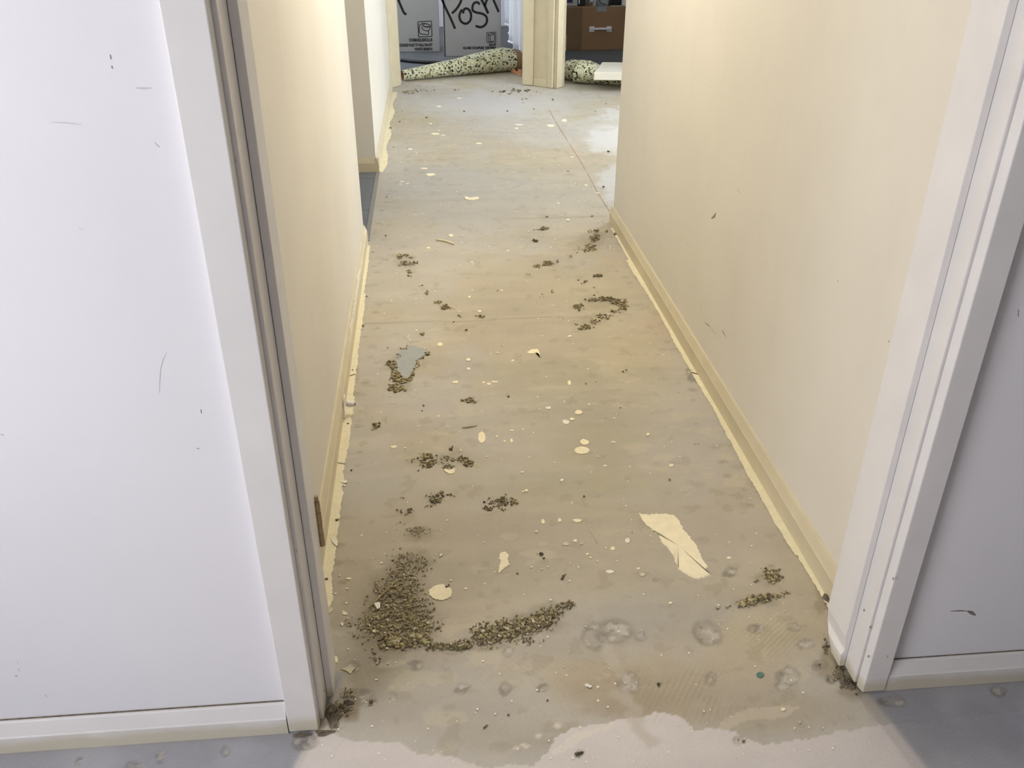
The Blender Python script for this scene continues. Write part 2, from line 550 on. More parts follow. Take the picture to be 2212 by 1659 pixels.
    # brown dust under the crumb patches
    for cu, cv, ru, rv, a in ((860, 1290, 60, 60, .75), (850, 1350, 85, 50, .85), (890, 1215, 45, 30, .6), (890, 1150, 30, 14, .4),
                              (1060, 1378, 60, 20, .5), (1135, 1352, 80, 22, .65), (1190, 1320, 40, 16, .5), (980, 1392, 60, 10, .5),
                              (1310, 655, 44, 12, .35), (1290, 690, 30, 16, .3), (1275, 520, 26, 16, .3), (870, 560, 25, 10, .3),
                              (1630, 1300, 44, 14, .4), (1660, 1245, 26, 18, .4), (960, 990, 55, 14, .35), (862, 800, 24, 40, .45),
                              (745, 1520, 24, 30, .9), (735, 1545, 30, 20, .8), (1770, 1300, 12, 30, .5), (1800, 1440, 26, 30, .6), (1850, 1485, 30, 20, .7)):
        mixc(blob(cu, cv, ru, rv, .45), lin((126, 113, 84)), a * .8)
    # fine round stains along the skirting line
    for k_ in range(46):
        if rng.random() < .5:
            vy = 1.75 + k_ * .075; cx_ = -.335 + rng.uniform(.03, .09)
        else:
            vy = 1.75 + k_ * .075; cx_ = .915 - rng.uniform(.02, .09)
        rr = rng.uniform(.006, .016)
        d = np.hypot((X - cx_) / 1.5, Y - vy) + (n3 - .5) * .01
        mixc(1 - sm(d, rr * .5, rr), lin((140, 128, 104)), .45)
    # far corridor: pools of daylight painted paler into the slab colour
    mixc(blob(1060, 225, 190, 26, .6) * (Y > 6), lin((205, 204, 204)), .7)
    mixc(blob(1320, 300, 52, 26, .3) * (Y > 5), lin((210, 208, 205)), .75)
    mixc(blob(1325, 395, 26, 36, .3) * (X > .9), lin((206, 206, 206)), .6)
    mixc(blob(1330, 245, 50, 10, .4) * (X > 1.2), lin((212, 212, 212)), .6)
    # joint across the slab near the side opening and at mid corridor
    for yy, x0, x1 in ((3.29, -.33, .8), (5.45, -.32, .2), (4.55, .3, .93)):
        d = np.abs(Y - yy - (fbm(X, Y * 0, 4, 900) - .5) * .03)
        mixc((1 - sm(d, .002, .009)) * (X > x0) * (X < x1), lin((150, 140, 118)), .5)
    H += (n2 - .5) * .0012 + (n3 - .5) * .0006
    H = np.where((Y > .9), H, 0) - 0.0012
    H = np.clip(H, -.004, 0.0)
    ny, nx = X.shape
    me = bpy.data.meshes.new('floor')
    vs = np.stack([X, Y, H], -1).reshape(-1, 3)
    idx = np.arange(ny * nx).reshape(ny, nx)
    q = np.stack([idx[:-1, :-1], idx[:-1, 1:], idx[1:, 1:], idx[1:, :-1]], -1).reshape(-1, 4)
    me.vertices.add(len(vs)); me.vertices.foreach_set('co', vs.astype(np.float32).ravel())
    me.loops.add(q.size); me.loops.foreach_set('vertex_index', q.astype(np.int32).ravel())
    me.polygons.add(len(q)); me.polygons.foreach_set('loop_start', np.arange(0, q.size, 4, dtype=np.int32))
    me.polygons.foreach_set('use_smooth', np.ones(len(q), bool))
    me.update()
    ca = me.color_attributes.new('stain', 'FLOAT_COLOR', 'POINT')
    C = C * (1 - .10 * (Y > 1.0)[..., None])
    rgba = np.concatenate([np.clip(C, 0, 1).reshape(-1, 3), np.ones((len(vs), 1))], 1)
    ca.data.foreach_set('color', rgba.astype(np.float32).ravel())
    o = bpy.data.objects.new('floor', me)
    COL.objects.link(o)
    o['kind'] = 'structure'
    m = bpy.data.materials.new('stained concrete slab')
    m.use_nodes = True
    nt = m.node_tree
    b = nt.nodes['Principled BSDF']
    at = nt.nodes.new('ShaderNodeVertexColor'); at.layer_name = 'stain'
    tc = nt.nodes.new('ShaderNodeTexCoord')
    n = nt.nodes.new('ShaderNodeTexNoise'); n.inputs['Scale'].default_value = 170; n.inputs['Detail'].default_value = 4
    nt.links.new(tc.outputs['Object'], n.inputs['Vector'])
    mr = nt.nodes.new('ShaderNodeMapRange'); mr.inputs['To Min'].default_value = .92; mr.inputs['To Max'].default_value = 1.07
    nt.links.new(n.outputs['Fac'], mr.inputs['Value'])
    mx = nt.nodes.new('ShaderNodeMix'); mx.data_type = 'RGBA'; mx.blend_type = 'MULTIPLY'; mx.inputs['Factor'].default_value = 1
    nt.links.new(at.outputs['Color'], mx.inputs['A']); nt.links.new(mr.outputs[0], mx.inputs['B'])
    nt.links.new(mx.outputs['Result'], b.inputs['Base Color'])
    bp = nt.nodes.new('ShaderNodeBump'); bp.inputs['Strength'].default_value = .25; bp.inputs['Distance'].default_value = .003
    nt.links.new(n.outputs['Fac'], bp.inputs['Height']); nt.links.new(bp.outputs['Normal'], b.inputs['Normal'])
    b.inputs['Roughness'].default_value = .5
    b.inputs['Specular IOR Level'].default_value = .45
    me.materials.append(m)
    return o


floor = build_floor()
# dark slab of the two far rooms, level with the corridor slab, and the tray under everything
S('floor_far_rooms', -1.8, 4.3, 8.955, 12.2, -.12, 0.0, M['dark_slab'])
S('floor_slab', -2.7, 4.6, -3.5, 8.955, -.14, -.012, M['dark_slab'])

# ------------------------------------------------------------------ walls
WH = 2.5
Wf, Wc = M['wall_front'], M['wall_cream']
# front room (where the camera stands)
def wall_with_opening(name, axis, c0, c1, a0, a1, o0, o1, z0, z1, m):
    """wall slab c0..c1 thick, running a0..a1, with an opening o0..o1 x z0..z1"""
    def g(p0, p1, q0, q1):
        return box_geo(c0, c1, p0, p1, q0, q1) if axis == 'y' else box_geo(p0, p1, c0, c1, q0, q1)
    v, f = join([g(a0, o0, 0, WH), g(o1, a1, 0, WH), g(o0, o1, 0, z0), g(o0, o1, z1, WH)])
    return link(name, v, f, m, kind='structure')


def unseen_window_frame(name, axis, c, o0, o1, z0, z1):
    e = empty(name, (c, (o0 + o1) / 2, z0) if axis == 'y' else ((o0 + o1) / 2, c, z0), kind='structure')
    t = .04
    def g(p0, p1, q0, q1):
        return box_geo(c - .02, c + .02, p0, p1, q0, q1) if axis == 'y' else box_geo(p0, p1, c - .02, c + .02, q0, q1)
    mid = (o0 + o1) / 2
    v, f = join([g(o0, o0 + t, z0, z1), g(o1 - t, o1, z0, z1), g(o0 + t, o1 - t, z0, z0 + t), g(o0 + t, o1 - t, z1 - t, z1), g(mid - t / 2, mid + t / 2, z0 + t, z1 - t)])
    link('unseen_window_frame', v, f, M['trim'], e)
    return e


wall_with_opening('wall_left', 'y', -2.1, -2.0, -3.4, 1.31, -1.2, .5, .8, 2.1, Wf)
unseen_window_frame('unseen_window_1', 'y', -2.03, -1.2, .5, .8, 2.1)
S('wall_right', 4.5, 4.6, -3.4, 1.31, 0, WH, M['wall_dim'])  # unseen wall, coloured dark to cut bounce light
S('wall_back', -2.1, 4.6, -3.5, -3.4, 0, WH, M['wall_dim'])  # unseen as well, dark colour chosen for less bounce
def lean_wall(name, pts, m):
    return prism(name, pts, 0, WH, m, kind='structure')


wfl = S('wall_front_left', -2.1, -.30, 1.31, 1.43, 0, WH, Wf)
wfr = S('wall_front_right', .905, 4.6, 1.31, 1.43, 0, WH, Wf)
S('wall_front_lintel', -.30, .905, 1.31, 1.43, 2.07, WH, Wf)
# corridor, left side
wcl = lean_wall('wall_corridor_left', [(-.348, 1.43), (-.362, 4.25), (-.47, 4.25), (-.47, 1.43)], Wc)
wcf = lean_wall('wall_corridor_left_far', [(-.358, 5.512), (-.348, 8.30), (-.47, 8.30), (-.47, 5.512)], Wc)
# side room behind the left opening
S('wall_side_room_far', -2.3, -.47, 5.512, 5.62, 0, WH, M['wall_dim'])
wall_with_opening('wall_side_room_left', 'y', -2.35, -2.25, 3.4, 5.512, 4.25, 4.95, 1.2, 2.0, Wc)  # unseen opening added for the side room's fill lamp
S('wall_side_room_near', -2.3, -.47, 3.3, 3.4, 0, WH, Wc)
# corridor, right side
wcr = lean_wall('wall_corridor_right', [(.957, 1.43), (.935, 4.44), (1.05, 4.44), (1.06, 1.43)], Wc)
S('wall_hall_near', 1.05, 2.6, 4.34, 4.44, 0, WH, Wc)
wall_with_opening('wall_hall_right', 'y', 2.5, 2.6, 4.44, 8.1, 5.35, 7.25, .65, 2.15, Wc)
unseen_window_frame('unseen_window_2', 'y', 2.57, 5.35, 7.25, .65, 2.15)
# far rooms
wall_with_opening('wall_far_room_left', 'y', -1.8, -1.7, 8.42, 12.2, 9.1, 10.7, .95, 2.15, Wf)
unseen_window_frame('unseen_window_3', 'y', -1.75, 9.1, 10.7, .95, 2.15)
S('wall_far_room_near', -1.7, -.35, 8.30, 8.42, 0, WH, Wc)
S('wall_far_room_back', -1.8, 4.3, 12.1, 12.2, 0, WH, Wf)
wall_with_opening('wall_store_right', 'y', 4.2, 4.3, 8.1, 12.1, 9.4, 10.6, 1.1, 2.0, Wc)  # unseen opening added to let the store's fill lamp in
S('wall_store_near', 2.05, 4.3, 8.0, 8.1, 0, WH, Wc)
S('wall_partition', 1.02, 1.14, 8.5, 12.1, 0, WH, Wf)
S('ceiling', -2.7, 4.6, -3.5, 12.2, WH, WH + .1, M['ceiling'])
S('wall_far_lintel_left', -.27, .84, 8.24, 8.36, 2.05, WH, Wc)
S('wall_far_lintel_right', 1.2, 2.05, 8.04, 8.14, 2.05, WH, Wc)

# ------------------------------------------------------------------ side room tiles
side = empty('floor_side_room', (-1.2, 4.6, -.01), kind='structure')
box('grout_bed', -2.25, -.47, 3.4, 5.512, -.012, -.004, M['grout'], side)
box('grout_bed', -.47, -.362, 4.25, 5.512, -.012, -.004, M['grout'], side)
floor_side_m = M['tile']
ty = [3.4, 4.155, 4.758, 5.36, 5.512]
tx = [(-2.25, -1.575), (-1.571, -.972), (-.968, -.362)]
for i in range(4):
    for a, b in tx:
        y0, y1 = ty[i] + .002, ty[i + 1] - .002
        if b > -.4:
            if ty[i + 1] < 4.25:
                b = -.47
            elif ty[i] < 4.25:
                v, f = join([box_geo(a, -.472, y0, y1, -.006, .0012), box_geo(-.472, b, 4.252, y1, -.006, .0012)])
                link('floor_tile', v, f, M['tile'], side)
                continue
        box('floor_tile', a, b, y0, y1, -.006, .0012, M['tile'], side)
box('threshold_strip', -.362, -.338, 4.262, 5.505, -.004, .004, M['metal'], side)


# ------------------------------------------------------------------ skirtings (splayed top)
def skirting(name, p0, p1, inward, h=.088, t=.018, zc=.060, m=None, gap=.0, n=40, wob=.0, parent=None, kind='structure', **k):
    """p0-p1 the wall line on the floor; inward unit vector points into the room"""
    p0, p1, w = np.array(p0, float), np.array(p1, float), np.array(inward, float)
    prof = [(0, gap), (t, gap), (t, zc - .003), (t - .002, zc), (t - .011, h - .003), (t - .013, h), (0, h)]
    vs, fs = [], []
    L = len(prof)
    for i in range(n + 1):
        q = p0 + (p1 - p0) * i / n
        for d, z in prof:
            dd = d + (wob * (random.random() - .5) if 0 < d else 0)
            vs.append((q[0] + w[0] * dd, q[1] + w[1] * dd, z))
    for i in range(n):
        for j in range(L):
            a, b = i * L + j, i * L + (j + 1) % L
            fs.append((a, b, b + L, a + L))
    fs.append(tuple(range(L)))
    fs.append(tuple(range(n * L, n * L + L))[::-1])
    return link(name, vs, fs, m or M['trim_cream'], parent, kind=kind, **k)


skirting('baseboard_front_left', (-2.0, 1.309), (-.3535, 1.309), (0, -1), h=.078, zc=.046, m=M['trim_worn'])
skirting('baseboard_front_right', (.947, 1.309), (4.5, 1.309), (0, -1), h=.078, zc=.046, m=M['trim_worn'])
sk_l = skirting('baseboard_corridor_left', (-.3485, 1.45), (-.3615, 4.25), (1, 0))
skirting('baseboard_corridor_left_far', (-.3575, 5.498), (-.3485, 8.22), (1, 0))
skirting('baseboard_side_room', (-2.25, 5.5115), (-.3395, 5.5115), (0, -1), t=.014)
sk_r = skirting('baseboard_corridor_right', (.9565, 1.47), (.9355, 4.455), (-1, 0))
skirting('baseboard_hall_near', (.95, 4.441), (2.5, 4.441), (0, 1))

# ------------------------------------------------------------------ near door frame (door removed)
dr = empty('door_1', (.3, 1.37, 0), kind='structure')


def chipped_board(name, poly, z0, z1, m, parent, chips=()):
    o = prism(name, poly, z0, z1, m, parent)
    bv(o, .0022, 2)
    return o


# architraves
chipped_board('architrave', [(-.352, 1.3095), (-.352, 1.2915), (-.2905, 1.2915), (-.2885, 1.3095)], .003, 2.12, M['trim_worn'], dr)
chipped_board('architrave', [(.946, 1.3095), (.946, 1.2885), (.894, 1.2885), (.889, 1.3095)], .003, 2.12, M['trim_worn'], dr)
box('architrave', -.288, .889, 1.291, 1.3095, 2.055, 2.12, M['trim'], dr, bevel=.002)
# jamb liners
chipped_board('jamb', [(-.2835, 1.311), (-.2815, 1.311), (-.2795, 1.366), (-.2795, 1.452), (-.30, 1.452), (-.30, 1.311)], .012, 2.05, M['trim_worn'], dr)
chipped_board('jamb', [(.8835, 1.311), (.8835, 1.455), (.904, 1.455), (.904, 1.311)], .010, 2.05, M['trim_worn'], dr)
box('jamb', -.2795, .8835, 1.311, 1.452, 2.035, 2.055, M['trim'], dr)
# stops
chipped_board('door_stop', [(-.279, 1.366), (-.2645, 1.368), (-.2645, 1.442), (-.279, 1.442)], .016, 2.03, M['trim_worn'], dr)
# right stop is split and gnawed away near the floor
zs = [.010, .014, .045, .06, .075, .10, .13, 2.03]
inn = [.869, .869, .867, .874, .872, .867, .868, .868]
vs, fs = [], []
for z, xi in zip(zs, inn):
    far = 1.405 if z < .02 else (1.43 if z < .06 else 1.458)
    vs += [(xi, 1.360, z), (.883, 1.360, z), (.883, far, z), (xi, far, z)]
for i in range(len(zs) - 1):
    for j in range(4):
        a, b = i * 4 + j, i * 4 + (j + 1) % 4
        fs.append((a, b, b + 4, a + 4))
fs += [(3, 2, 1, 0), tuple(len(vs) - 4 + j for j in range(4))]
bv(link('door_stop', vs, fs, M['trim_worn'], dr), .0018)
# hinge left on the corridor-side edge of the left jamb
hp = on_x(683, 1145, -.262)
V, F = [], []
for (z0, z1, r) in ((.368, .395, .0062), (.396, .424, .0058), (.425, .452, .0062), (.453, .480, .0058), (.481, .492, .0042)):
    n = 12
    o = len(V)
    for z in (z0, z1):
        for k in range(n):
            a = 2 * math.pi * k / n
            V.append((-.2615 + r * math.cos(a), 1.4505 + r * math.sin(a), z))
    F += [(o + k, o + (k + 1) % n, o + n + (k + 1) % n, o + n + k) for k in range(n)]
    F += [tuple(o + k for k in range(n))[::-1], tuple(o + n + k for k in range(n))]
link('hinge', V, F, M['brass'], dr, label='tarnished hinge knuckle')
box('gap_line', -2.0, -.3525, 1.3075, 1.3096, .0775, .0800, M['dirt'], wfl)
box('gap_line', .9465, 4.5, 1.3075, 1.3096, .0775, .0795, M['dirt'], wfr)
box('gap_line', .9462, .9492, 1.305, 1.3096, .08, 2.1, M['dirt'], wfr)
# nail heads, knots and chips in the frame faces
for (u, v, X) in ((508, 348, -.2815), (547, 388, -.2795), (640, 1190, -.2795), (676, 1430, -.289), (700, 1492, -.2795), (1867, 1318, .8835), (1930, 1250, .889), (1918, 1418, .889), (1858, 1435, .889), (1876, 1418, .889), (1880, 1355, .885)):
    p = on_x(u, v, X)
    s = .0022 if X > 0 else .003
    d = -1 if X > 0 else 1
    q = [(p[0] + d * .0008, p[1] + s * math.cos(a), p[2] + s * 1.5 * math.sin(a)) for a in np.linspace(0, 2 * math.pi, 9)[:-1]]
    link('nail_mark', q, [tuple(range(8))], M['scuff_dark'], dr)
# packed dirt in the gaps at the feet of the frame
def dirt_lump(cx, cy, rx, ry, h, m=None, seed=0, parent=None, name='dirt'):
    r = np.random.default_rng(seed)
    V, F = [(cx, cy, h)], []
    n, rings = 22, 5
    for k in range(1, rings + 1):
        t = k / rings
        for j in range(n):
            a = 2 * math.pi * j / n
            q = t * (1 + .22 * math.sin(3 * a + seed) + .16 * (r.random() - .5))
            V.append((cx + rx * q * math.cos(a), cy + ry * q * math.sin(a), max(.0002, h * (1 - t ** 1.5) * (.5 + r.random())) if k < rings else 0))
    for j in range(n):
        F.append((0, 1 + j, 1 + (j + 1) % n))
    for k in range(rings - 1):
        for j in range(n):
            a, b = 1 + k * n + j, 1 + k * n + (j + 1) % n
            F.append((a, a + n, b + n, b))
    return link(name, V, F, m or M['dirt'], parent or floor)


for i, (u, v, rx, ry, h) in enumerate(((722, 1545, .018, .03, .008), (738, 1532, .02, .012, .007), (752, 1518, .012, .008, .006), (1822, 1470, .010, .020, .008), (1835, 1478, .012, .014, .006), (1785, 1293, .008, .018, .008), (1783, 1400, .004, .010, .006), (700, 1583, .02, .008, .003), (650, 1588, .02, .004, .003))):
    x, y = fl(u, v)
    dirt_lump(x, y, rx, ry, h, seed=i)

# ------------------------------------------------------------------ far door posts
def P(*pts):
    return [fl(*p) for p in pts]


pA, pB, pC, pD, pE, pF = P((1129, 183.7), (1152, 185.0), (1193, 191.0), (1200, 191.7), (1214, 188.3), (1219, 184.4))
mid = empty('wall_far_middle', (pB[0], pB[1], 0), kind='structure')
prism('pier', [pA[:1] + (pA[1] + .02,), (pB[0], pB[1] + .016), (pC[0] - .012, pC[1] + .018), (pD[0], pD[1] + .03), (pF[0] - .02, pF[1] + .05), (1.14, 8.5), (1.02, 8.5), (pA[0] + .02, pA[1] + .12)], 0, WH, M['trim_cream'], mid)
fd = np.array(pC) - np.array(pB); fd /= np.linalg.norm(fd); fnrm = np.array([fd[1], -fd[0]])


def along(p, a, out):
    q = np.array(p) + fd * a + fnrm * out
    return (q[0], q[1])


d1 = np.array(pB) - np.array(pA); d1 /= np.linalg.norm(d1)
bv(prism('architrave', [pA, (pB[0] - .004, pB[1]), (pB[0] - .004, pB[1] + .03), (pA[0], pA[1] + .05)], .002, 2.1, M['trim_cream'], mid), .003)
bv(prism('architrave', [along(pC, -.055, .004), along(pC, 0, .004), along(pC, 0, -.03), along(pC, -.055, -.03)], .002, 2.1, M['trim_cream'], mid), .003)
bv(prism('baseboard', [along(pB, .0, .002), along(pC, -.056, .002), along(pC, -.056, -.03), along(pB, 0, -.03)], .0, .066, M['trim_cream'], mid), .003)
bv(prism('jamb', [(pC[0] + .012, pC[1] + .012), (pD[0], pD[1] + .004), (pD[0] + .02, pD[1] + .03), (pD[0] - .01, pD[1] + .06)], .002, 2.05, M['trim_cream'], mid), .002)
bv(prism('door_stop', [(pD[0] + .008, pD[1] + .002), pE, pF, (pF[0] - .03, pF[1] + .04), (pD[0] + .006, pD[1] + .04)], .002, 2.05, M['trim_cream'], mid), .002)
x, y, z0 = on_y(1219, 110, pF[1] + .0); z1 = on_y(1219, 76, pF[1])[2]
bv(prism('strike_plate', [(pF[0] - .002, pF[1] - .012), (pF[0] + .004, pF[1] - .010), (pF[0] + .003, pF[1] + .015), (pF[0] - .002, pF[1] + .012)], z0, z1, M['brass'], mid, label='brown strike plate'), .001)

lA, lB, lC = P((847, 190), (866, 184.2), (866, 178))
lp = empty('wall_far_left_post', (lA[0], lA[1], 0), kind='structure')
bv(prism('jamb', [lA, lB, (lB[0] + .002, lB[1] + .14), (-.40, 8.42), (-.40, lA[1])], .0, 2.05, M['trim_cream'], lp), .003)
skirting('baseboard_store', (1.7, 8.099), (4.2, 8.099), (0, 1), n=4)

# ------------------------------------------------------------------ yellowed paint band on the slab along the skirtings
def edge_band(pts_in, name, w_of, m, seed):
    """ragged ribbon between the skirting face and a noisy inner edge"""
    r = np.random.default_rng(seed)
    V, F = [], []
    n = len(pts_in)
    ph = 0
    for i, (x, y, s) in enumerate(pts_in):
        w = w_of(y)
        ph = .85 * ph + .3 * (r.random() - .5)
        w = max(.0012, w * (1 + .5 * ph) + (r.random() - .5) * .003)
        V += [(x, y, .0006), (x + s * w, y, .0004)]
    for i in range(n - 1):
        a = 2 * i
        F.append((a, a + 1, a + 3, a + 2) if pts_in[0][2] < 0 else (a, a + 2, a + 3, a + 1))
    return link(name, V, F, m, floor)


def wr(y):
    t = math.sin(y * 7.1) * .5 + math.sin(y * 3.3 + 1) * .5
    b = .020 + .006 * t
    if y < 1.75: b = .013
    if y > 3.9: b *= .55
    return b


def wl(y):
    b = .028 + .004 * math.sin(y * 5)
    if y < 1.68: b *= max(.1, (y - 1.50) / .18)
    if y > 2.7: b = .022
    if y > 3.6: b = .014
    return b


def xr(y): return .9565 + (.9355 - .9565) * (y - 1.47) / 2.98 - .0175
def xl(y): return -.3485 - .013 * (y - 1.45) / 2.8 + .0175
edge_band([(xr(y), y, -1) for y in np.arange(1.52, 4.36, .006)], 'edge_paint', wr, M['edge_paint'], 3)
edge_band([(xl(y), y, 1) for y in np.arange(1.51, 4.2, .006)], 'edge_paint', wl, M['edge_paint'], 4)
edge_band([(-.3575 + .009 * (y - 5.5) / 2.7 + .0175, y, 1) for y in np.arange(5.5, 8.0, .01)], 'edge_paint', lambda y: .032 + .012 * math.sin(y * 9), M['edge_paint'], 5)

V, F = [], []
rr0 = np.random.default_rng(9)
for i in range(120):
    y = 3.0 + 1.24 * i / 119
    q = -.3485 - .013 * (y - 1.45) / 2.8
    lo = .062 + .006 * rr0.random(); hi = lo + (.004 + .018 * rr0.random()) * (.3 + .7 * (math.sin(y * 6) > -.3))
    for z in (lo, min(hi, .084)):
        V.append((q + .018 - .002 - .009 * (z - .060) / .025 + .0005, y, z + .0004))
F = [(2 * i, 2 * i + 2, 2 * i + 3, 2 * i + 1) for i in range(119) if i % 17 != 3]
link('chipped_paint', V, F, M['paint_white'], sk_l, label='brighter chipped paint')

# chalk line carrying on from the corridor wall
cl = [fl(1187, 238), fl(1210, 278), fl(1255, 348), fl(1293, 418), fl(1317, 456)]
V, F = [], []
for i in range(41):
    t = i / 40 * 4
    k = min(3, int(t)); f_ = t - k
    x = cl[k][0] * (1 - f_) + cl[k + 1][0] * f_; y = cl[k][1] * (1 - f_) + cl[k + 1][1] * f_
    w = .0025 + .001 * random.random()
    V += [(x - w, y, .0004), (x + w, y, .0004)]
F = [(2 * i, 2 * i + 1, 2 * i + 3, 2 * i + 2) for i in range(40) if i % 9 != 5]
link('chalk_line', V, F, M['chalk'], floor)


# ------------------------------------------------------------------ paint splashes stuck to the slab
def splash(poly_uv, m, name='paint_splash', sub=4, jag=.0012, z=.0009, seed=0, label=None):
    r = np.random.default_rng(seed + 1000)
    pts = [fl(*p) for p in poly_uv]
    out = []
    n = len(pts)
    for i in range(n):
        a, b = np.array(pts[i]), np.array(pts[(i + 1) % n])
        for k in range(sub):
            q = a + (b - a) * k / sub + (r.random(2) - .5) * 2 * jag
            out.append(q)
    c = np.mean(out, 0)
    V = [(c[0], c[1], z)] + [(q[0], q[1], z) for q in out] + [(q[0] + (q[0] - c[0]) * .02, q[1] + (q[1] - c[1]) * .02, -.001) for q in out]
    L = len(out)
    F = [(0, 1 + i, 1 + (i + 1) % L) for i in range(L)] + [(1 + i, 1 + L + i, 1 + L + (i + 1) % L, 1 + (i + 1) % L) for i in range(L)]
    # orient up
    return link(name, V, F, m, floor, label=label)


def oval(cu, cv, ru, rv, n=9, seed=0, irr=.12):
    r = np.random.default_rng(seed)
    return [(cu + ru * (1 + irr * (r.random() - .5) * 2) * math.cos(a), cv + rv * (1 + irr * (r.random() - .5) * 2) * math.sin(a)) for a in np.linspace(0, 2 * math.pi, n, endpoint=False)]


splash([(1380, 1109), (1400, 1112), (1430, 1110), (1456, 1112), (1466, 1124), (1475, 1142), (1490, 1160), (1504, 1178), (1513, 1196), (1518, 1208), (1528, 1222), (1522, 1232), (1534, 1240), (1508, 1250), (1492, 1245), (1478, 1236), (1466, 1228), (1460, 1214), (1455, 1200), (1442, 1184), (1430, 1170), (1422, 1154), (1410, 1146), (1394, 1132)], M['paint'], jag=.0022, sub=6, seed=1, label='large cream paint smear')
splash(oval(952, 1280, 25, 17, 13, 3, .06), M['paint'], seed=2, jag=.0016, label='round cream paint blot')
splash(oval(1257, 973, 16, 8, 13, 4, .04), M['paint'], seed=3, jag=.0005)
splash([(1081, 1194), (1092, 1192), (1098, 1198), (1097, 1208), (1101, 1220), (1094, 1224), (1084, 1232), (1077, 1240), (1078, 1226), (1082, 1214), (1078, 1206)], M['paint'], seed=4, jag=.0015)
splash([(1034, 937), (1041, 932), (1046, 936), (1049, 945), (1047, 953), (1041, 958), (1036, 955), (1033, 948)], M['paint'], seed=5, jag=.001)
splash([(958, 1013), (972, 1015), (983, 1011), (981, 1022), (972, 1024), (962, 1019)], M['paint'], seed=6, jag=.0006)
splash([(1137, 762), (1148, 755), (1162, 754), (1164, 759), (1168, 774), (1163, 763), (1145, 764)], M['paint'], seed=7, jag=.0007)
splash([(1003, 424), (1015, 427), (1034, 425), (1034, 430), (1018, 432), (1006, 430)], M['paint'], seed=8, jag=.003)
splash([(738, 1446), (752, 1440), (768, 1443), (764, 1448), (756, 1456), (748, 1450)], M['paint_faint'], seed=9)
small = [(1222, 911, 8, 5), (1250, 891, 8, 5), (1236, 905, 6, 3), (1185, 881, 6, 3), (1273, 874, 2, 2), (1400, 938, 4, 3), (1325, 955, 5, 1.6),
         (950, 744, 6, 4), (1012, 777, 5, 3.4), (1012, 797, 5, 3), (984, 825, 7, 3.2), (1045, 826, 3, 2), (1056, 829, 5, 3), (1068, 825, 8, 2), (1076, 762, 5, 2),
         (1085, 747, 3, 1), (947, 899, 2.4, 2), (850, 965, 8, 3), (875, 968, 3, 1.5), (1073, 943, 3, 1.6), (1090, 953, 3, 2), (844, 855, 2, 1.4),
         (900, 714, 3, 1.4), (882, 729, 3, 1.3), (885, 735, 2, 1), (975, 508, 5, 2.8), (925, 535, 4, 2), (1020, 566, 3, 1.4), (1014, 641, 3, 2), (1084, 627, 3, 1.6),
         (1036, 672, 4.5, 2.4), (1086, 747, 3, 2), (1098, 541, 3, 1.2), (1227, 475, 3, 2), (1189, 271, 8, 2.4), (1219, 260, 7, 2.4), (1121, 269, 9, 1.2), (1116, 277, 4, 1.6),
         (1034, 310, 7, 1.6), (886, 322, 5, 1.4), (900, 331, 2, 1), (940, 289, 10, 1.6), (957, 292, 6, .9), (930, 267, 3, 1), (948, 282, 2, 1), (948, 230, 6, 1.6), (992, 212, 5, 1.2), (993, 237, 4, 1),
         (891, 352, 4, 1), (916, 364, 8, 1.6), (930, 377, 9, 3), (868, 392, 4, 1), (881, 396, 4, 1), (865, 398, 3, 1), (1206, 439, 3, 1.2), (1266, 400, 3, 1.4),
         (1235, 339, 4, 1), (1290, 417, 5, 1), (1209, 1124, 4, 5), (1173, 1127, 4, 6), (1158, 1148, 4, 3), (1223, 1175, 9, 4), (1324, 1185, 5, 4), (1356, 1167, 7, 5), (1247, 1124, 10, 4),
         (1256, 1174, 3, 2), (1242, 1168, 5, 3), (1269, 1197, 3, 2), (1276, 1205, 3, 1.4), (1250, 1225, 2, 2), (1388, 1241, 6, 4), (1379, 1228, 4, 2), (1318, 1235, 8, 4), (1449, 1302, 4, 2), (1006, 1271, 3, 2),
         (711, 1318, 8, 7), (724, 1424, 8, 8), (812, 1362, 7, 4.6), (742, 1321, 3, 2), (745, 1325, 6, 3), (751, 1336, 3, 2), (739, 1348, 3, 4), (754, 1250, 6, 2), (824, 1216, 3, 2), (752, 1402, 2, 2), (838, 1433, 2.4, 2),
         (813, 1468, 3, 2), (1125, 1361, 2, 2), (1265, 1353, 2.4, 2), (1183, 1376, 2, 2), (1218, 1442, 1.6, 1.4), (1292, 1484, 3, 2), (1292, 1513, 3, 2), (1268, 1480, 6, 3), (1575, 1205, 5, 3), (1622, 1217, 2, 2), (1552, 1307, 3, 2),
         (1695, 1320, 2.4, 2), (1692, 1532, 5, 3), (1528, 1562, 3, 3), (1728, 1560, 3, 2), (1716, 1573, 2, 2), (1572, 1358, 2, 1.6), (1450, 1005, 5, 3), (1137, 1060, 4, 3), (1130, 1062, 3, 2), (1214, 1037, 4, 3), (1128, 1020, 4, 2),
         (1307, 1006, 5, 2), (1231, 726, 5, 2), (1404, 741, 2, 1.2), (1353, 766, 2, 1), (1230, 827, 4, 5), (1262, 955, 10, 6), (1108, 779, 4, 2), (1106, 930, 5, 1.4), (1105, 952, 3, 4), (745, 1048, 4, 2), (721, 1172, 4, 4), (718, 1168, 2, 5),
         (1340, 570, 2, 1.6), (1318, 535, 2, 6), (1207, 604, 2, 1), (1320, 480, 4, 2), (962, 1160, 0, 0)]
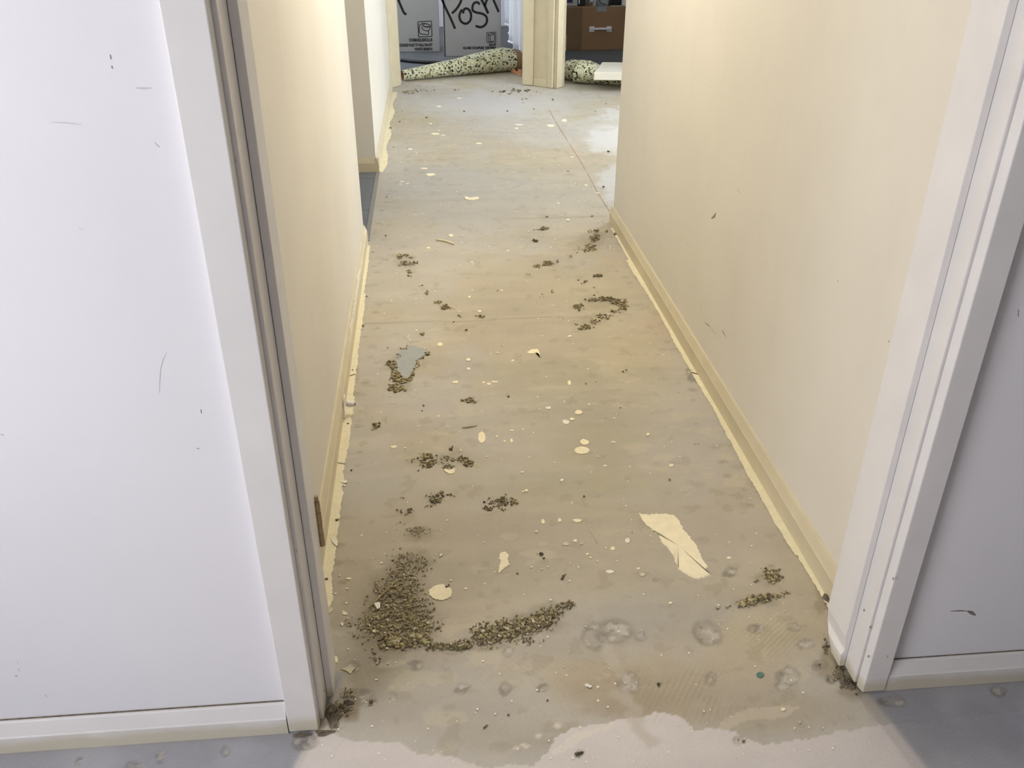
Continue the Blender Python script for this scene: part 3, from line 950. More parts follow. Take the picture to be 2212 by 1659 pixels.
for i, (cu, cv, ru, rv) in enumerate(small):
    if ru <= 0: continue
    mm = M['paint_faint'] if i in (88, 95, 97, 99, 120, 121, 47, 48, 61, 14, 132, 133) or (cv > 1100 and i % 5 == 0) else (M['paint'] if i % 3 else M['paint_white'])
    splash(oval(cu, cv, ru, rv, 7, i + 50, .25), mm, name='paint_fleck', sub=2, jag=min(.0006, ru * .0002), z=.0007, seed=i)
# dense sprinkling of tiny flecks that nobody could count
V, F = [], []
for i in range(420):
    y = 1.15 + 5.8 * rng.random() ** 1.7
    x = rng.uniform(-.3, .88)
    if y > 4.5: x = rng.uniform(-.3, 1.2)
    s = rng.uniform(.0008, .0024) * (1 + .25 * y)
    o = len(V)
    for a in range(5):
        t = 2 * math.pi * a / 5
        V.append((x + s * math.cos(t) * rng.uniform(.7, 1.4), y + s * math.sin(t), .0008))
    F.append(tuple(range(o, o + 5)))
link('paint_speckle', V, F, M['paint_white'], floor, kind='stuff')
splash([(865, 757), (878, 750), (892, 746), (906, 751), (922, 757), (918, 767), (904, 776), (897, 790), (890, 806), (882, 818), (869, 816), (864, 806), (853, 797), (851, 783), (860, 771)], M['bluepatch'], name='levelling_patch', sub=4, jag=.002, z=.0016, seed=77, label='blue-grey patch of levelling compound')
splash(oval(1642, 1458, 8, 6, 9, 5, .1), M['teal'], name='paint_splash', seed=78, jag=.0005, label='small teal spot')


# ------------------------------------------------------------------ foam crumbs, one object per patch
ICO = None


def ico():
    global ICO
    if ICO is None:
        bm = bmesh.new()
        bmesh.ops.create_icosphere(bm, subdivisions=1, radius=1)
        ICO = (np.array([v.co[:] for v in bm.verts]), [tuple(v.index for v in f.verts) for f in bm.faces])
        bm.free()
    return ICO


CM = ['crumb_dark', 'crumb_mid', 'crumb_yellow', 'crumb_pale', 'crumb_black']


def crumbs(label, spots, weights=(.35, .4, .12, .08, .05), seed=0, cat='debris', name='foam_crumbs'):
    """spots: (u, v, ru, rv, count, size) ellipses measured on the slab"""
    r = np.random.default_rng(seed + 500)
    iv, ifc = ico()
    V, F, MI = [], [], []
    for (cu, cv, ru, rv, n, s) in spots:
        for k in range(n):
            a = r.random() * 2 * math.pi
            q = math.sqrt(r.random()) if r.random() < .85 else 1 + .6 * r.random()
            u, v = cu + ru * q * math.cos(a), cv + rv * q * math.sin(a)
            x, y = fl(u, v)
            e = s * .8 * (.35 + 1.1 * r.random() ** 2)
            sc = np.array([e * (.7 + .9 * r.random()), e * (.7 + .9 * r.random()), e * (.35 + .45 * r.random())])
            rot = r.random() * math.pi
            p = iv * (1 + .35 * (r.random((len(iv), 1)) - .5)) * sc
            c_, s_ = math.cos(rot), math.sin(rot)
            p = np.stack([p[:, 0] * c_ - p[:, 1] * s_ + x, p[:, 0] * s_ + p[:, 1] * c_ + y, p[:, 2]], 1)
            lift = sc[2] * .75 + (r.random() * s * .9 if n > 60 and q < .8 else 0)
            p[:, 2] += lift
            o = len(V)
            V += [tuple(t) for t in p]
            F += [tuple(i + o for i in f) for f in ifc]
            mi = int(r.choice(5, p=weights))
            MI += [mi] * len(ifc)
    zmin = min(v[2] for v in V)
    if zmin > .0004:
        V = [(a, b, c - zmin + .0003) for a, b, c in V]
    return link(name, V, F, None, None, label=label, cat=cat, kind='stuff', mats=[M[x] for x in CM], midx=MI)


YEL = (.16, .34, .38, .07, .05)
DRK = (.5, .25, .03, .02, .2)
crumbs('wide drift of grey-brown underlay crumbs at the left front of the corridor floor', [
    (885, 1215, 38, 22, 330, .0022), (868, 1262, 38, 28, 480, .0024), (860, 1310, 50, 32, 700, .0024), (845, 1350, 70, 26, 800, .0027), (905, 1350, 36, 22, 260, .003), (905, 1310, 22, 40, 200, .002), (812, 1340, 20, 20, 120, .0025),
    (830, 1275, 25, 30, 70, .0026), (810, 1390, 22, 22, 30, .003), (815, 1425, 12, 14, 12, .003)], (.16, .58, .14, .10, .02), seed=1)
crumbs('yellow-green mossy ridge of foam lumps at the foot of the grey-brown drift', [
    (865, 1388, 34, 10, 330, .0042), (895, 1380, 16, 9, 130, .0045), (838, 1380, 12, 8, 70, .0045), (920, 1385, 16, 7, 90, .0035)], YEL, seed=2)
crumbs('thin dark line of crumbs linking the mossy ridge and the long dark ridge', [
    (945, 1396, 22, 6, 90, .003), (985, 1396, 22, 8, 150, .003), (1005, 1390, 12, 8, 80, .0035)], (.45, .35, .05, .1, .05), seed=3)
crumbs('long dark ridge of crumbled underlay rising to the right on the front floor', [
    (1055, 1372, 28, 20, 520, .0034), (1095, 1360, 34, 17, 480, .0034), (1140, 1350, 28, 15, 400, .0032), (1172, 1338, 22, 17, 330, .0034), (1190, 1325, 20, 9, 170, .003), (1218, 1310, 20, 6, 90, .0028), (1232, 1303, 9, 5, 40, .003), (1130, 1383, 28, 8, 60, .0025)], (.4, .36, .12, .07, .05), seed=4)
crumbs('faint straw-coloured smear of crumbs above the grey-brown drift', [(895, 1148, 26, 9, 130, .0018), (905, 1143, 15, 6, 50, .002)], (.25, .55, .15, .05, 0), seed=5)
crumbs('small scatter of dark crumbs left of centre, just above the faint smear', [(872, 1104, 14, 6, 34, .0028), (885, 1102, 8, 3, 14, .003), (866, 1130, 12, 5, 10, .002), (870, 1076, 5, 4, 10, .0028)], DRK, seed=6)
crumbs('compact dark crumb clump directly left of the wider clump near the floor centre', [(940, 1078, 15, 10, 110, .0034), (953, 1066, 4, 5, 24, .0035), (972, 1070, 7, 3, 14, .0025), (925, 1095, 8, 5, 14, .002)], (.4, .35, .1, .05, .1), seed=7)
crumbs('wider dark clump of crumbs near the floor centre with a satellite at its right', [(1078, 1086, 22, 8, 150, .003), (1055, 1098, 8, 5, 40, .003), (1110, 1084, 8, 8, 50, .0034), (1085, 1075, 14, 2, 16, .002), (1088, 1101, 9, 2, 12, .002)], (.5, .3, .08, .02, .1), seed=8)
crumbs('round yellowish clump of foam crumbs, left of two darker clumps', [(923, 992, 15, 11, 170, .004), (922, 1003, 12, 6, 50, .003), (890, 995, 14, 6, 22, .0022), (905, 1018, 6, 3, 8, .002)], (.3, .3, .28, .07, .05), seed=9)
crumbs('flat pair of olive crumb flakes above the cream half-moon paint blot', [(965, 989, 9, 4, 36, .003), (978, 993, 5, 3, 14, .003), (968, 1008, 10, 4, 46, .003), (956, 1000, 10, 3, 10, .002)], (.35, .5, .1, .02, .03), seed=10)
crumbs('dark comma-shaped crumb clump right of the cream half-moon paint blot', [(1000, 992, 12, 5, 60, .003), (1012, 1002, 11, 7, 80, .0034)], (.45, .4, .05, .02, .08), seed=11)
crumbs('tiny black fragment standing just above the olive crumb flakes', [(974, 971, 3, 2, 14, .004), (977, 966, 1.5, 2, 6, .0024)], (.3, .0, .0, .0, .7), seed=12)
crumbs('dark torn crumb near the left skirting, level with the small door stopper', [(812, 922, 6, 4, 34, .0045), (818, 916, 3, 3, 10, .004), (806, 927, 3, 2, 8, .003)], (.4, .35, .05, 0, .2), seed=13)
crumbs('low brown crumb heap below the middle of the corridor, right of the blue-grey patch', [(1014, 866, 14, 4, 70, .0034), (1018, 861, 6, 3, 20, .003)], (.45, .45, .05, .02, .03), seed=14)
crumbs('crumbly rim of broken foam around the blue-grey patch', [
    (846, 786, 9, 5, 60, .005), (853, 795, 4, 6, 24, .005), (862, 770, 4, 8, 14, .004), (873, 753, 7, 2.4, 20, .004), (880, 748, 5, 2, 8, .003), (923, 765, 5, 3, 26, .0045), (913, 773, 4, 3, 18, .004), (903, 785, 3.4, 5, 18, .0045), (897, 793, 3, 4, 12, .005), (892, 806, 3, 6, 14, .004),
    (886, 817, 4, 5, 18, .0045), (872, 822, 10, 5, 50, .005)], (.42, .34, .14, .06, .04), seed=15)
crumbs('brown crumb heap spilling below the blue-grey patch', [(855, 812, 10, 11, 150, .005), (866, 820, 10, 7, 60, .0045), (857, 838, 15, 7, 130, .005)], (.3, .45, .15, .06, .04), seed=16)
crumbs('hooked arc of dark crumbs on the right half of the corridor floor', [
    (1290, 648, 18, 4, 70, .0045), (1312, 646, 18, 3.4, 80, .0045), (1335, 652, 14, 5, 90, .005), (1348, 662, 8, 7, 60, .005), (1335, 672, 16, 4, 50, .0045), (1305, 683, 14, 4, 50, .005), (1284, 694, 9, 5, 40, .004), (1266, 707, 12, 4, 44, .005), (1246, 701, 4, 1.4, 8, .004)], (.4, .45, .05, .02, .08), seed=17)
crumbs('small crumb clump at the open mouth of the dark hooked arc', [(1248, 664, 10, 5, 50, .005), (1255, 658, 5, 3, 14, .004)], (.45, .4, .05, .02, .08), seed=18)
crumbs('solid dark streak of foam above the hooked arc of crumbs', [(1292, 596, 10, 2.2, 44, .0055), (1298, 595, 4, 3, 14, .006)], (.55, .2, 0, 0, .25), seed=19)
crumbs('few loose dots of foam left of the solid dark streak', [(1264, 609, 3, 2, 8, .005), (1257, 612, 4, 1, 5, .003), (1250, 605, 1.6, 1.6, 3, .004), (1283, 622, 1.5, 1.5, 3, .004), (1283, 638, 2, 1.4, 3, .004)], DRK, seed=20)
crumbs('stacked crumb scatter near the right skirting end, by the corridor wall corner', [
    (1276, 500, 6, 2, 14, .006), (1288, 499, 5, 2, 14, .006), (1288, 513, 9, 7, 66, .006), (1282, 519, 8, 3, 26, .006), (1276, 530, 14, 3, 44, .005), (1270, 539, 14, 4.5, 60, .005), (1232, 554, 6, 4, 12, .0035), (1245, 546, 2, 1, 2, .004)], (.4, .45, .05, .02, .08), seed=21)
crumbs('two dark specks of foam touching the right skirting near its far end', [(1309, 499, 2.4, 2.4, 9, .007), (1329, 506, 2.4, 2.4, 9, .007)], DRK, seed=22)
crumbs('oblong brown crumb cluster mid-corridor, below the tall stacked scatter', [(1184, 570, 10, 4.4, 76, .006), (1162, 575, 7, 3, 26, .005), (1204, 565, 3, 2, 8, .005)], (.4, .48, .05, .02, .05), seed=23)
crumbs('small dark crumb mound, farthest of the mid-corridor clumps', [(1175, 494, 8, 3.4, 50, .0065), (1160, 497, 5, 1.4, 6, .004)], (.45, .42, .03, .02, .08), seed=24)
crumbs('single black lump below the farthest mid-corridor mound', [(1157, 520, 3.6, 2, 14, .007)], (.3, 0, 0, 0, .7), seed=25)
crumbs('loose faint crumbs at the centre of the corridor above the oval paint spots', [(1193, 630, 3, 4, 12, .004), (1175, 640, 10, 6, 12, .003), (1138, 592, 7, 1.4, 8, .003)], (.3, .6, .05, .05, 0), seed=26)
crumbs('dark-headed crumb cluster at the left, level with the wood splinter', [(863, 555, 5, 3, 26, .007), (876, 552, 6, 2.4, 20, .006), (888, 556, 4, 1.6, 8, .005), (880, 569, 16, 4.6, 70, .005), (893, 568, 3, 1.6, 8, .006), (883, 586, 6, 4, 26, .0045), (887, 596, 4, 2, 8, .0045)], (.4, .45, .05, .02, .08), seed=27)
crumbs('trail of small dark crumbs on the left half of the corridor floor', [(908, 617, 2, 1, 3, .004), (908, 617, 5, 2, 3, .004), (922, 632, 3, 3, 14, .005), (947, 653, 6, 3.4, 30, .005), (961, 665, 8, 4, 56, .005), (962, 658, 4, 1.6, 8, .005), (976, 668, 5, 3, 8, .004), (990, 682, 5, 2, 8, .004), (1037, 684, 9, 2.4, 30, .005), (979, 696, 2, 1, 3, .004), (912, 721, 4, 2, 10, .005), (1007, 713, 3, 1.5, 5, .005)], (.42, .45, .05, .02, .06), seed=28)
crumbs('yellow-brown foam lumps in a row near the right door frame', [
    (1610, 1303, 16, 6, 50, .0035), (1640, 1294, 24, 6, 150, .0042), (1665, 1289, 20, 6, 60, .0034), (1605, 1307, 9, 5, 30, .004), (1573, 1310, 5, 4, 14, .003), (1550, 1315, 4, 3, 8, .003), (1695, 1283, 10, 5, 14, .0025)], (.3, .3, .3, .07, .03), seed=29)
crumbs('loose olive crumb cluster above the row of yellow-brown lumps', [(1664, 1241, 18, 13, 130, .0036), (1672, 1250, 12, 8, 50, .0035), (1632, 1258, 5, 4, 10, .003)], (.32, .42, .16, .07, .03), seed=30)
crumbs('dusty brown foam clot against the foot of the left door frame', [(748, 1500, 14, 10, 70, .002), (738, 1530, 16, 12, 130, .0022), (722, 1530, 8, 12, 60, .0022), (722, 1562, 10, 6, 30, .002)], (.35, .3, .08, .07, .2), seed=31)
crumbs('dirty crumbs packed in the gap at the right door frame foot', [(1790, 1300, 8, 18, 60, .0025), (1782, 1395, 5, 18, 40, .0022), (1812, 1455, 12, 16, 70, .0026), (1838, 1482, 16, 8, 60, .0026)], (.4, .2, .02, .08, .3), seed=32)
crumbs('sprinkling of black crumbs before the far door post between the two doorways', [(1085, 199, 8, 2, 22, .009), (1100, 203, 5, 1.4, 8, .008), (1118, 197, 9, 3, 22, .008), (1139, 196, 6, 1.8, 18, .009), (1109, 193, 3, 1.2, 6, .008), (1130, 214, 9, 2, 9, .008), (1160, 199, 14, 4, 8, .006), (1110, 206, 30, 6, 12, .005), (1130, 221, 3, 2, 3, .006), (1190, 214, 8, 4, 4, .006), (1065, 198, 4, 1, 3, .006)], (.35, .1, 0, 0, .55), seed=33)
crumbs('dusty pale crumbs scattered before the far left doorway', [(884, 199, 13, 4.5, 60, .006), (912, 196, 14, 1, 14, .006), (937, 197, 5, 2, 6, .007), (984, 194, 6, 2, 14, .008), (875, 200, 5, 2, 8, .007)], (.35, .45, 0, .15, .05), seed=34)
# single specks of dirt, uncountable, scattered over the slab
spk = []
for (u, v, s) in ((1003, 241, .009), (1152, 235, .008), (1097, 241, .007), (1154, 236, .005), (1286, 241, .007), (1309, 224, .006), (1315, 327, .009), (1305, 405, .009), (1227, 370, .008), (1170, 363, .004), (921, 254, .006), (1280, 467, .006), (1227, 478, .004), (1182, 469, .005),
                  (784, 704, .004), (762, 800, .004), (752, 915, .0045), (742, 905, .003), (760, 1017, .004), (728, 1124, .0038), (729, 1122, .004), (705, 1252, .006), (833, 510, .004), (1075, 628, .005), (1352, 800, .004), (1346, 803, .005), (1289, 825, .004), (1265, 829, .003), (1263, 1073, .002),
                  (1365, 1150, .003), (1168, 1198, .0045), (1175, 1206, .004), (1160, 1196, .003), (1093, 1068, .002), (1119, 1136, .0022), (1036, 1235, .003), (1118, 1239, .0024), (965, 1268, .004), (970, 1265, .004), (1508, 959, .004), (1500, 960, .003), (1466, 848, .003), (1446, 1036, .004), (1340, 881, .003),
                  (1099, 857, .004), (914, 876, .004), (913, 887, .002), (802, 1518, .004), (1050, 1568, .004), (1046, 1572, .003), (1098, 1545, .002), (1182, 1513, .002), (1423, 1480, .003), (1850, 1500, .004), (880, 1345, .003), (1255, 1627, .004), (1249, 1629, .003), (1245, 1630, .004), (1770, 1437, .003), (1787, 1468, .003),
                  (1595, 1597, .003), (1605, 1602, .003), (1217, 1246, .003), (1214, 1250, .003), (838, 752, .003), (792, 640, .004), (800, 595, .003), (806, 545, .004), (825, 455, .004), (836, 425, .005), (833, 436, .004), (850, 318, .007), (862, 263, .006), (868, 240, .004), (843, 277, .006), (880, 320, .004)):
    spk.append((u, v, 1.2, .8, 3, s))
sp_o = crumbs(None, spk, (.4, .15, 0, 0, .45), seed=35, name='dirt_specks', cat=None)
sp_o.parent = floor


# ------------------------------------------------------------------ twigs, splinters, chips
def tube_path(pts, r, n=6, closed=True):
    pts = [np.array(p, float) for p in pts]
    V, F = [], []
    for i, p in enumerate(pts):
        t = pts[min(i + 1, len(pts) - 1)] - pts[max(i - 1, 0)]
        t /= (np.linalg.norm(t) + 1e-9)
        a = np.cross(t, (0, 0, 1.0))
        if np.linalg.norm(a) < 1e-3: a = np.cross(t, (1.0, 0, 0))
        a /= np.linalg.norm(a)
        b = np.cross(t, a)
        rr = r[i] if hasattr(r, '__len__') else r
        for k in range(n):
            an = 2 * math.pi * k / n
            V.append(tuple(p + (a * math.cos(an) + b * math.sin(an)) * rr))
    m_ = len(pts)
    for i in range(m_ - 1):
        for k in range(n):
            F.append((i * n + k, i * n + (k + 1) % n, (i + 1) * n + (k + 1) % n, (i + 1) * n + k))
    if closed:
        F += [tuple(range(n))[::-1], tuple((m_ - 1) * n + k for k in range(n))]
    return V, F


def twig(label, uvs, r, m, name='straw', cat='straw', z=None):
    pts = []
    for i, (u, v) in enumerate(uvs):
        x, y = fl(u, v)
        pts.append((x, y, r * .95))
    rr = [r * (.75 if i in (0, len(pts) - 1) else 1) for i in range(len(pts))]
    V, F = tube_path(pts, rr)
    return link(name, V, F, m, None, True, label=label, cat=cat)


twig('long dry straw lying diagonally across the grey-brown crumb drift', [(797, 1315), (812, 1300), (835, 1276), (855, 1257)], .0022, M['straw'])
twig('short dry straw at the right edge of the grey-brown crumb drift', [(872, 1317), (890, 1312), (909, 1307)], .0018, M['straw'])
twig('tiny upright straw sliver in the yellow-green mossy ridge', [(842, 1368), (843, 1377), (844, 1386)], .0014, M['straw'])
twig('pale thin hair-like fibre on the floor left of the large cream smear', [(1268, 1130), (1276, 1146), (1284, 1160), (1290, 1173)], .0008, M['splinter'], 'fibre', 'fibre')
twig('thin brown twig lying flat above the cream blot near the floor centre', [(998, 924), (1008, 924), (1020, 922), (1029, 920)], .0018, M['straw'], 'twig', 'twig')
twig('pale bent wood splinter across the middle of the corridor', [(942, 519), (950, 520), (962, 522), (972, 525), (982, 529)], .0045, M['splinter'], 'wood_splinter', 'splinter')
twig('short dark sliver right of the round cream paint blot', [(1214, 1250), (1218, 1245), (1222, 1240)], .0015, M['crumb_dark'], 'splinter', 'splinter')
twig('small brown nail-like sliver by the right skirting', [(1493, 805), (1500, 807), (1507, 809)], .002, M['crumb_dark'], 'splinter', 'splinter')
twig('bent thin twig beside the left skirting, below the door stopper', [(722, 999), (735, 1001), (745, 1003)], .0012, M['crumb_dark'], 'twig', 'twig')
twig('curved sliver poking from the left skirting above the door stopper', [(752, 814), (760, 811), (768, 809)], .0016, M['crumb_dark'], 'twig', 'twig')


def chip(label, poly, h, m, name='paint_chip', cat='paint chip', z0=.0008):
    pts = [fl(*p) for p in poly]
    return prism(name, pts, z0, z0 + h, m, label=label, cat=cat)


chip('white angular paint chip lying on the grey-brown crumb drift', [(808, 1307), (817, 1304), (822, 1306), (821, 1316), (815, 1319)], .004, M['paint_white'], z0=.002)
chip('small white fleck right of the faint straw-coloured smear', [(949, 1201), (954, 1197), (956, 1199), (951, 1204)], .002, M['paint_white'])
chip('white crescent-shaped chip on the tan floor near the threshold', [(1264, 1478), (1268, 1483), (1274, 1487), (1279, 1485), (1278, 1482), (1271, 1482)], .002, M['paint_white'])
chip('curled white paint flake lying by the yellowed left edge band', [(716, 1163), (720, 1165), (727, 1176), (730, 1181), (726, 1181), (718, 1172)], .003, M['paint_white'])
chip('pale paint flake beside the upper left edge band', [(736, 1042), (748, 1038), (751, 1043), (745, 1045)], .002, M['paint_white'])

# ------------------------------------------------------------------ door stopper hooked on the left skirting
st = empty('door_stopper', (-.33, 2.62, .05), label='small white rubber door stopper with a curled strap on the left skirting', cat='door stopper')
def disc_cyl(c, ax, r, L, n=20):
    c = np.array(c, float); ax = np.array(ax, float); ax /= np.linalg.norm(ax)
    return tube_path([c, c + ax * L * .15, c + ax * L * .85, c + ax * L], [r * .86, r, r, r * .86], n)


bx, by, bz = -.3355, 2.585, .040
V, F = disc_cyl((bx + .010, by, bz), (1, -.15, -.05), .0105, .026)
link('stopper_body', V, F, M['handle'], st, True)
V, F = disc_cyl((bx + .0355, by - .004, bz - .001), (1, -.15, -.05), .0035, .006, 8)
link('screw', V, F, M['scuff_dark'], st, True)
pts = []
for i in range(15):
    a = math.radians(20 + i * 13)
    pts.append((bx + .002 + .004 * math.sin(a), by + .004 + .017 * math.cos(a), bz + .010 + .017 * math.sin(a)))
pts += [(bx + .004, by - .020, bz - .005), (bx + .006, by - .030, bz - .018), (bx + .007, by - .05, bz - .030)]
V, F = tube_path(pts, .0028, 8)
link('strap', V, F, M['handle'], st, True)

# ------------------------------------------------------------------ scuffs on the walls
def mark(pts3, w, m, parent, nrm):
    """thin ribbon following pts3 on a wall"""
    pts3 = [np.array(p) for p in pts3]
    nrm = np.array(nrm, float)
    V, F = [], []
    n = len(pts3)
    for i, p in enumerate(pts3):
        t = pts3[min(i + 1, n - 1)] - pts3[max(0, i - 1)]
        t /= np.linalg.norm(t) + 1e-9
        s = np.cross(t, nrm)
        ww = w * (.4 if i in (0, n - 1) else 1)
        V += [tuple(p + s * ww + nrm * .0004), tuple(p - s * ww + nrm * .0004)]
    F = [(2 * i, 2 * i + 1, 2 * i + 3, 2 * i + 2) for i in range(n - 1)]
    return link('scuff_mark', V, F, m, parent)


def ym(uvs, w, m, parent, Y=1.31):
    return mark([on_y(u, v, Y) for u, v in uvs], w, m, parent, (0, -1, 0))


def xm(uvs, w, m, parent):
    out = []
    for u, v in uvs:
        X = .948
        for _ in range(3):
            p = on_x(u, v, X)
            X = .957 + (.935 - .957) * (p[1] - 1.43) / 3.01
        out.append((X, p[1], p[2]))
    return mark(out, w, m, parent, (-1, 0, 0))


for uv, w, mm in (([(238, 118), (240, 128)], .0018, 'scuff'), ([(241, 142), (243, 148)], .002, 'scuff'), ([(293, 190), (310, 191), (328, 190)], .0016, 'scuff_pale'),
                  ([(108, 264), (140, 265), (178, 269)], .0008, 'scuff_pale'), ([(334, 308), (344, 318)], .0015, 'scuff_pale'), ([(434, 884), (435, 893)], .0016, 'scuff'), ([(425, 968), (431, 969)], .002, 'scuff'),
                  ([(360, 762), (352, 776), (347, 795), (345, 822), (344, 850)], .0004, 'scuff_pale'), ([(170, 494), (181, 495)], .0012, 'scuff_pale'), ([(2, 938), (8, 940)], .0012, 'scuff'),
                  ([(38, 1428), (39, 1434)], .0016, 'scuff_pale'), ([(41, 1443), (40, 1449)], .002, 'scuff_pale'), ([(33, 1459), (38, 1461)], .0025, 'scuff'), ([(98, 1500), (101, 1506)], .0025, 'scuff_pale'), ([(453, 1524), (470, 1525)], .0018, 'scuff_pale'),
                  ([(204, 1120), (210, 1123)], .001, 'scuff_pale')):
    ym(uv, w, M[mm], wfl)
for uv, w, mm in (([(2053, 1320), (2075, 1319), (2090, 1320)], .0018, 'scuff_dark'), ([(2090, 1320), (2098, 1323), (2107, 1329)], .0045, 'scuff_dark'), ([(2200, 668), (2199, 684)], .0015, 'scuff_dark')):
    ym(uv, w, M[mm], wfr)
for uv, w, mm in (([(1537, 472), (1544, 466), (1547, 460)], .006, 'scuff'), ([(1483, 532), (1485, 524)], .002, 'scuff'), ([(1522, 696), (1530, 702), (1534, 706)], .0018, 'scuff_dark'), ([(1534, 706), (1543, 718), (1550, 731)], .0008, 'scuff'),
                  ([(1559, 712), (1564, 720), (1568, 729)], .0028, 'scuff'), ([(1562, 708), (1568, 717)], .001, 'scuff'), ([(1593, 409), (1599, 418)], .0015, 'scuff'), ([(1414, 519), (1422, 527), (1430, 531)], .001, 'scuff_pale'),
                  ([(1517, 655), (1514, 661)], .0015, 'scuff'), ([(1809, 605), (1811, 609)], .0025, 'scuff'), ([(1919, 735), (1921, 740)], .003, 'scuff'), ([(1650, 500), (1640, 515), (1634, 524)], .0006, 'scuff_pale'), ([(1524, 183), (1540, 190)], .0015, 'scuff_pale'),
                  ([(1925, 426), (1929, 440)], .0015, 'scuff_pale'), ([(1485, 652), (1496, 662)], .001, 'scuff_pale')):
    xm(uv, w, M[mm], wcr)

# ------------------------------------------------------------------ rolls of speckled underlay in the far doorways
def roll_mesh(p0, p1, radii, flat=.92, n=40, seg=46, wav=.02, seed=0):
    r = np.random.default_rng(seed)
    p0, p1 = np.array(p0), np.array(p1)
    d = (p1 - p0); L = np.linalg.norm(d); d /= L
    s = np.array([-d[1], d[0]])
    V, F = [], []
    for i in range(seg + 1):
        t = i / seg
        rad = np.interp(t, [a for a, _ in radii], [b for _, b in radii])
        q = p0 + d * L * t
        for k in range(n):
            a = 2 * math.pi * k / n
            rr = rad * (1 + wav * math.sin(3 * a + 5 * t + seed) + wav * .6 * math.sin(7 * t * 3 + a))
            V.append((q[0] + s[0] * rr * math.cos(a), q[1] + s[1] * rr * math.cos(a), rad * flat + rr * flat * math.sin(a)))
    for i in range(seg):
        for k in range(n):
            F.append((i * n + k, i * n + (k + 1) % n, (i + 1) * n + (k + 1) % n, (i + 1) * n + k))
    zm = min(v[2] for v in V)
    V = [(a, b, c - zm + .001) for a, b, c in V]
    return V, F, n, seg


def spiral_end(V, n, ring, inward, parent, turns=3):
    ps = np.array(V[ring * n:(ring + 1) * n])
    c = ps.mean(0)
    W, G = [], []
    K = 6
    for k in range(K + 1):
        s = 1 - k / K
        for j in range(n):
            p = c + (ps[j] - c) * s
            off = inward * (.012 * (k % 2))
            W.append((p[0] + off[0], p[1] + off[1], p[2]))
    for k in range(K):
        for j in range(n):
            G.append((k * n + j, k * n + (j + 1) % n, (k + 1) * n + (j + 1) % n, (k + 1) * n + j))
    return link('backing', W, G, M['backing'], parent, label='brown backing showing at the roll end')


q0 = np.array(fl(873, 177)); q1 = np.array(fl(1092, 159))
dirv = (q1 - q0) / np.linalg.norm(q1 - q0)
nrm2 = np.array([-dirv[1], dirv[0]])
rl = empty('underlay_roll', (q0[0], q0[1], 0), label='loose cone-shaped roll of speckled underlay lying across the far left doorway', cat='underlay')
a0 = q0 + nrm2 * .05
a1 = q1 + dirv * .12 + nrm2 * .115
V, F, n_, sg_ = roll_mesh(a0, a1, [(0, .048), (.12, .056), (.5, .083), (.8, .112), (.92, .118), (1, .108)], seed=2)
link('foam_sheet', V, F, M['foam'], rl, True)
spiral_end(V, n_, 0, dirv, rl)
spiral_end(V, n_, sg_, -dirv, rl)
# brown underside flap bulging from the thick end
pe = np.array(V[sg_ * n_:(sg_ + 1) * n_]); pc = pe.mean(0)
W, G = [], []
for k, (s, o) in enumerate(((1.0, 0), (1.01, .03), (.93, .07), (.70, .10), (.35, .115))):
    for j in range(n_):
        p = pc + (pe[j] - pc) * s
        W.append((p[0] + dirv[0] * o, p[1] + dirv[1] * o, max(.001, p[2] - .02 * k * k / 16)))
for k in range(4):
    for j in range(n_):
        G.append((k * n_ + j, k * n_ + (j + 1) % n_, (k + 1) * n_ + (j + 1) % n_, (k + 1) * n_ + j))
G.append(tuple(4 * n_ + j for j in range(n_)))
link('backing', W, G, M['backing'], rl, True, label='brown backing folded over the thick end')

# right doorway: bunched roll tapering into a thin flattened roll
r0, r1 = np.array(fl(1236, 183)), np.array(fl(1362, 190))
rd = (r1 - r0) / np.linalg.norm(r1 - r0); rn = np.array([-rd[1], rd[0]])
rr_ = empty('underlay_roll', (r0[0], r0[1], 0), label='bunched speckled underlay roll flattened under a white slab in the far right doorway', cat='underlay')
b0 = r0 + rn * .085; b1 = r1 + rn * .085
V, F, n2_, sg2 = roll_mesh(b0, b1 + rd * .25, [(0, .085), (.06, .098), (.18, .098), (.28, .082), (.36, .056), (.5, .048), (1, .046)], flat=1.0, seed=4, wav=.035)
link('foam_sheet', V, F, M['foam'], rr_, True)
spiral_end(V, n2_, 0, rd, rr_)
# folded tail of the same sheet, behind and to the left
t0 = r0 + rn * .24 - rd * .16
t1 = r0 + rn * .20 + rd * .04
V, F, n3_, sg3 = roll_mesh(t0, t1, [(0, .07), (.5, .088), (1, .085)], flat=1.0, seed=6, wav=.03, seg=12)
link('foam_fold', V, F, M['foam'], rr_, True)

# white slab resting on the thin roll
sp = np.array(b0 + (b1 + rd * .25 - b0) * .40)
sl_dir = np.array([math.cos(math.radians(-9)), math.sin(math.radians(-9))]); sl_n = np.array([-sl_dir[1], sl_dir[0]])
ztop = .166
FLc = np.array(fl(1283, 156, ztop)); BLc = np.array(fl(1301, 134, ztop))
sz = .101
c = [FLc, FLc + sl_dir * .62, BLc + sl_dir * .60, BLc]
bv(prism('foam_slab', [tuple(p) for p in c], sz, ztop, M['poly'], label='white polystyrene slab lying on the flattened underlay roll', cat='slab'), .004)

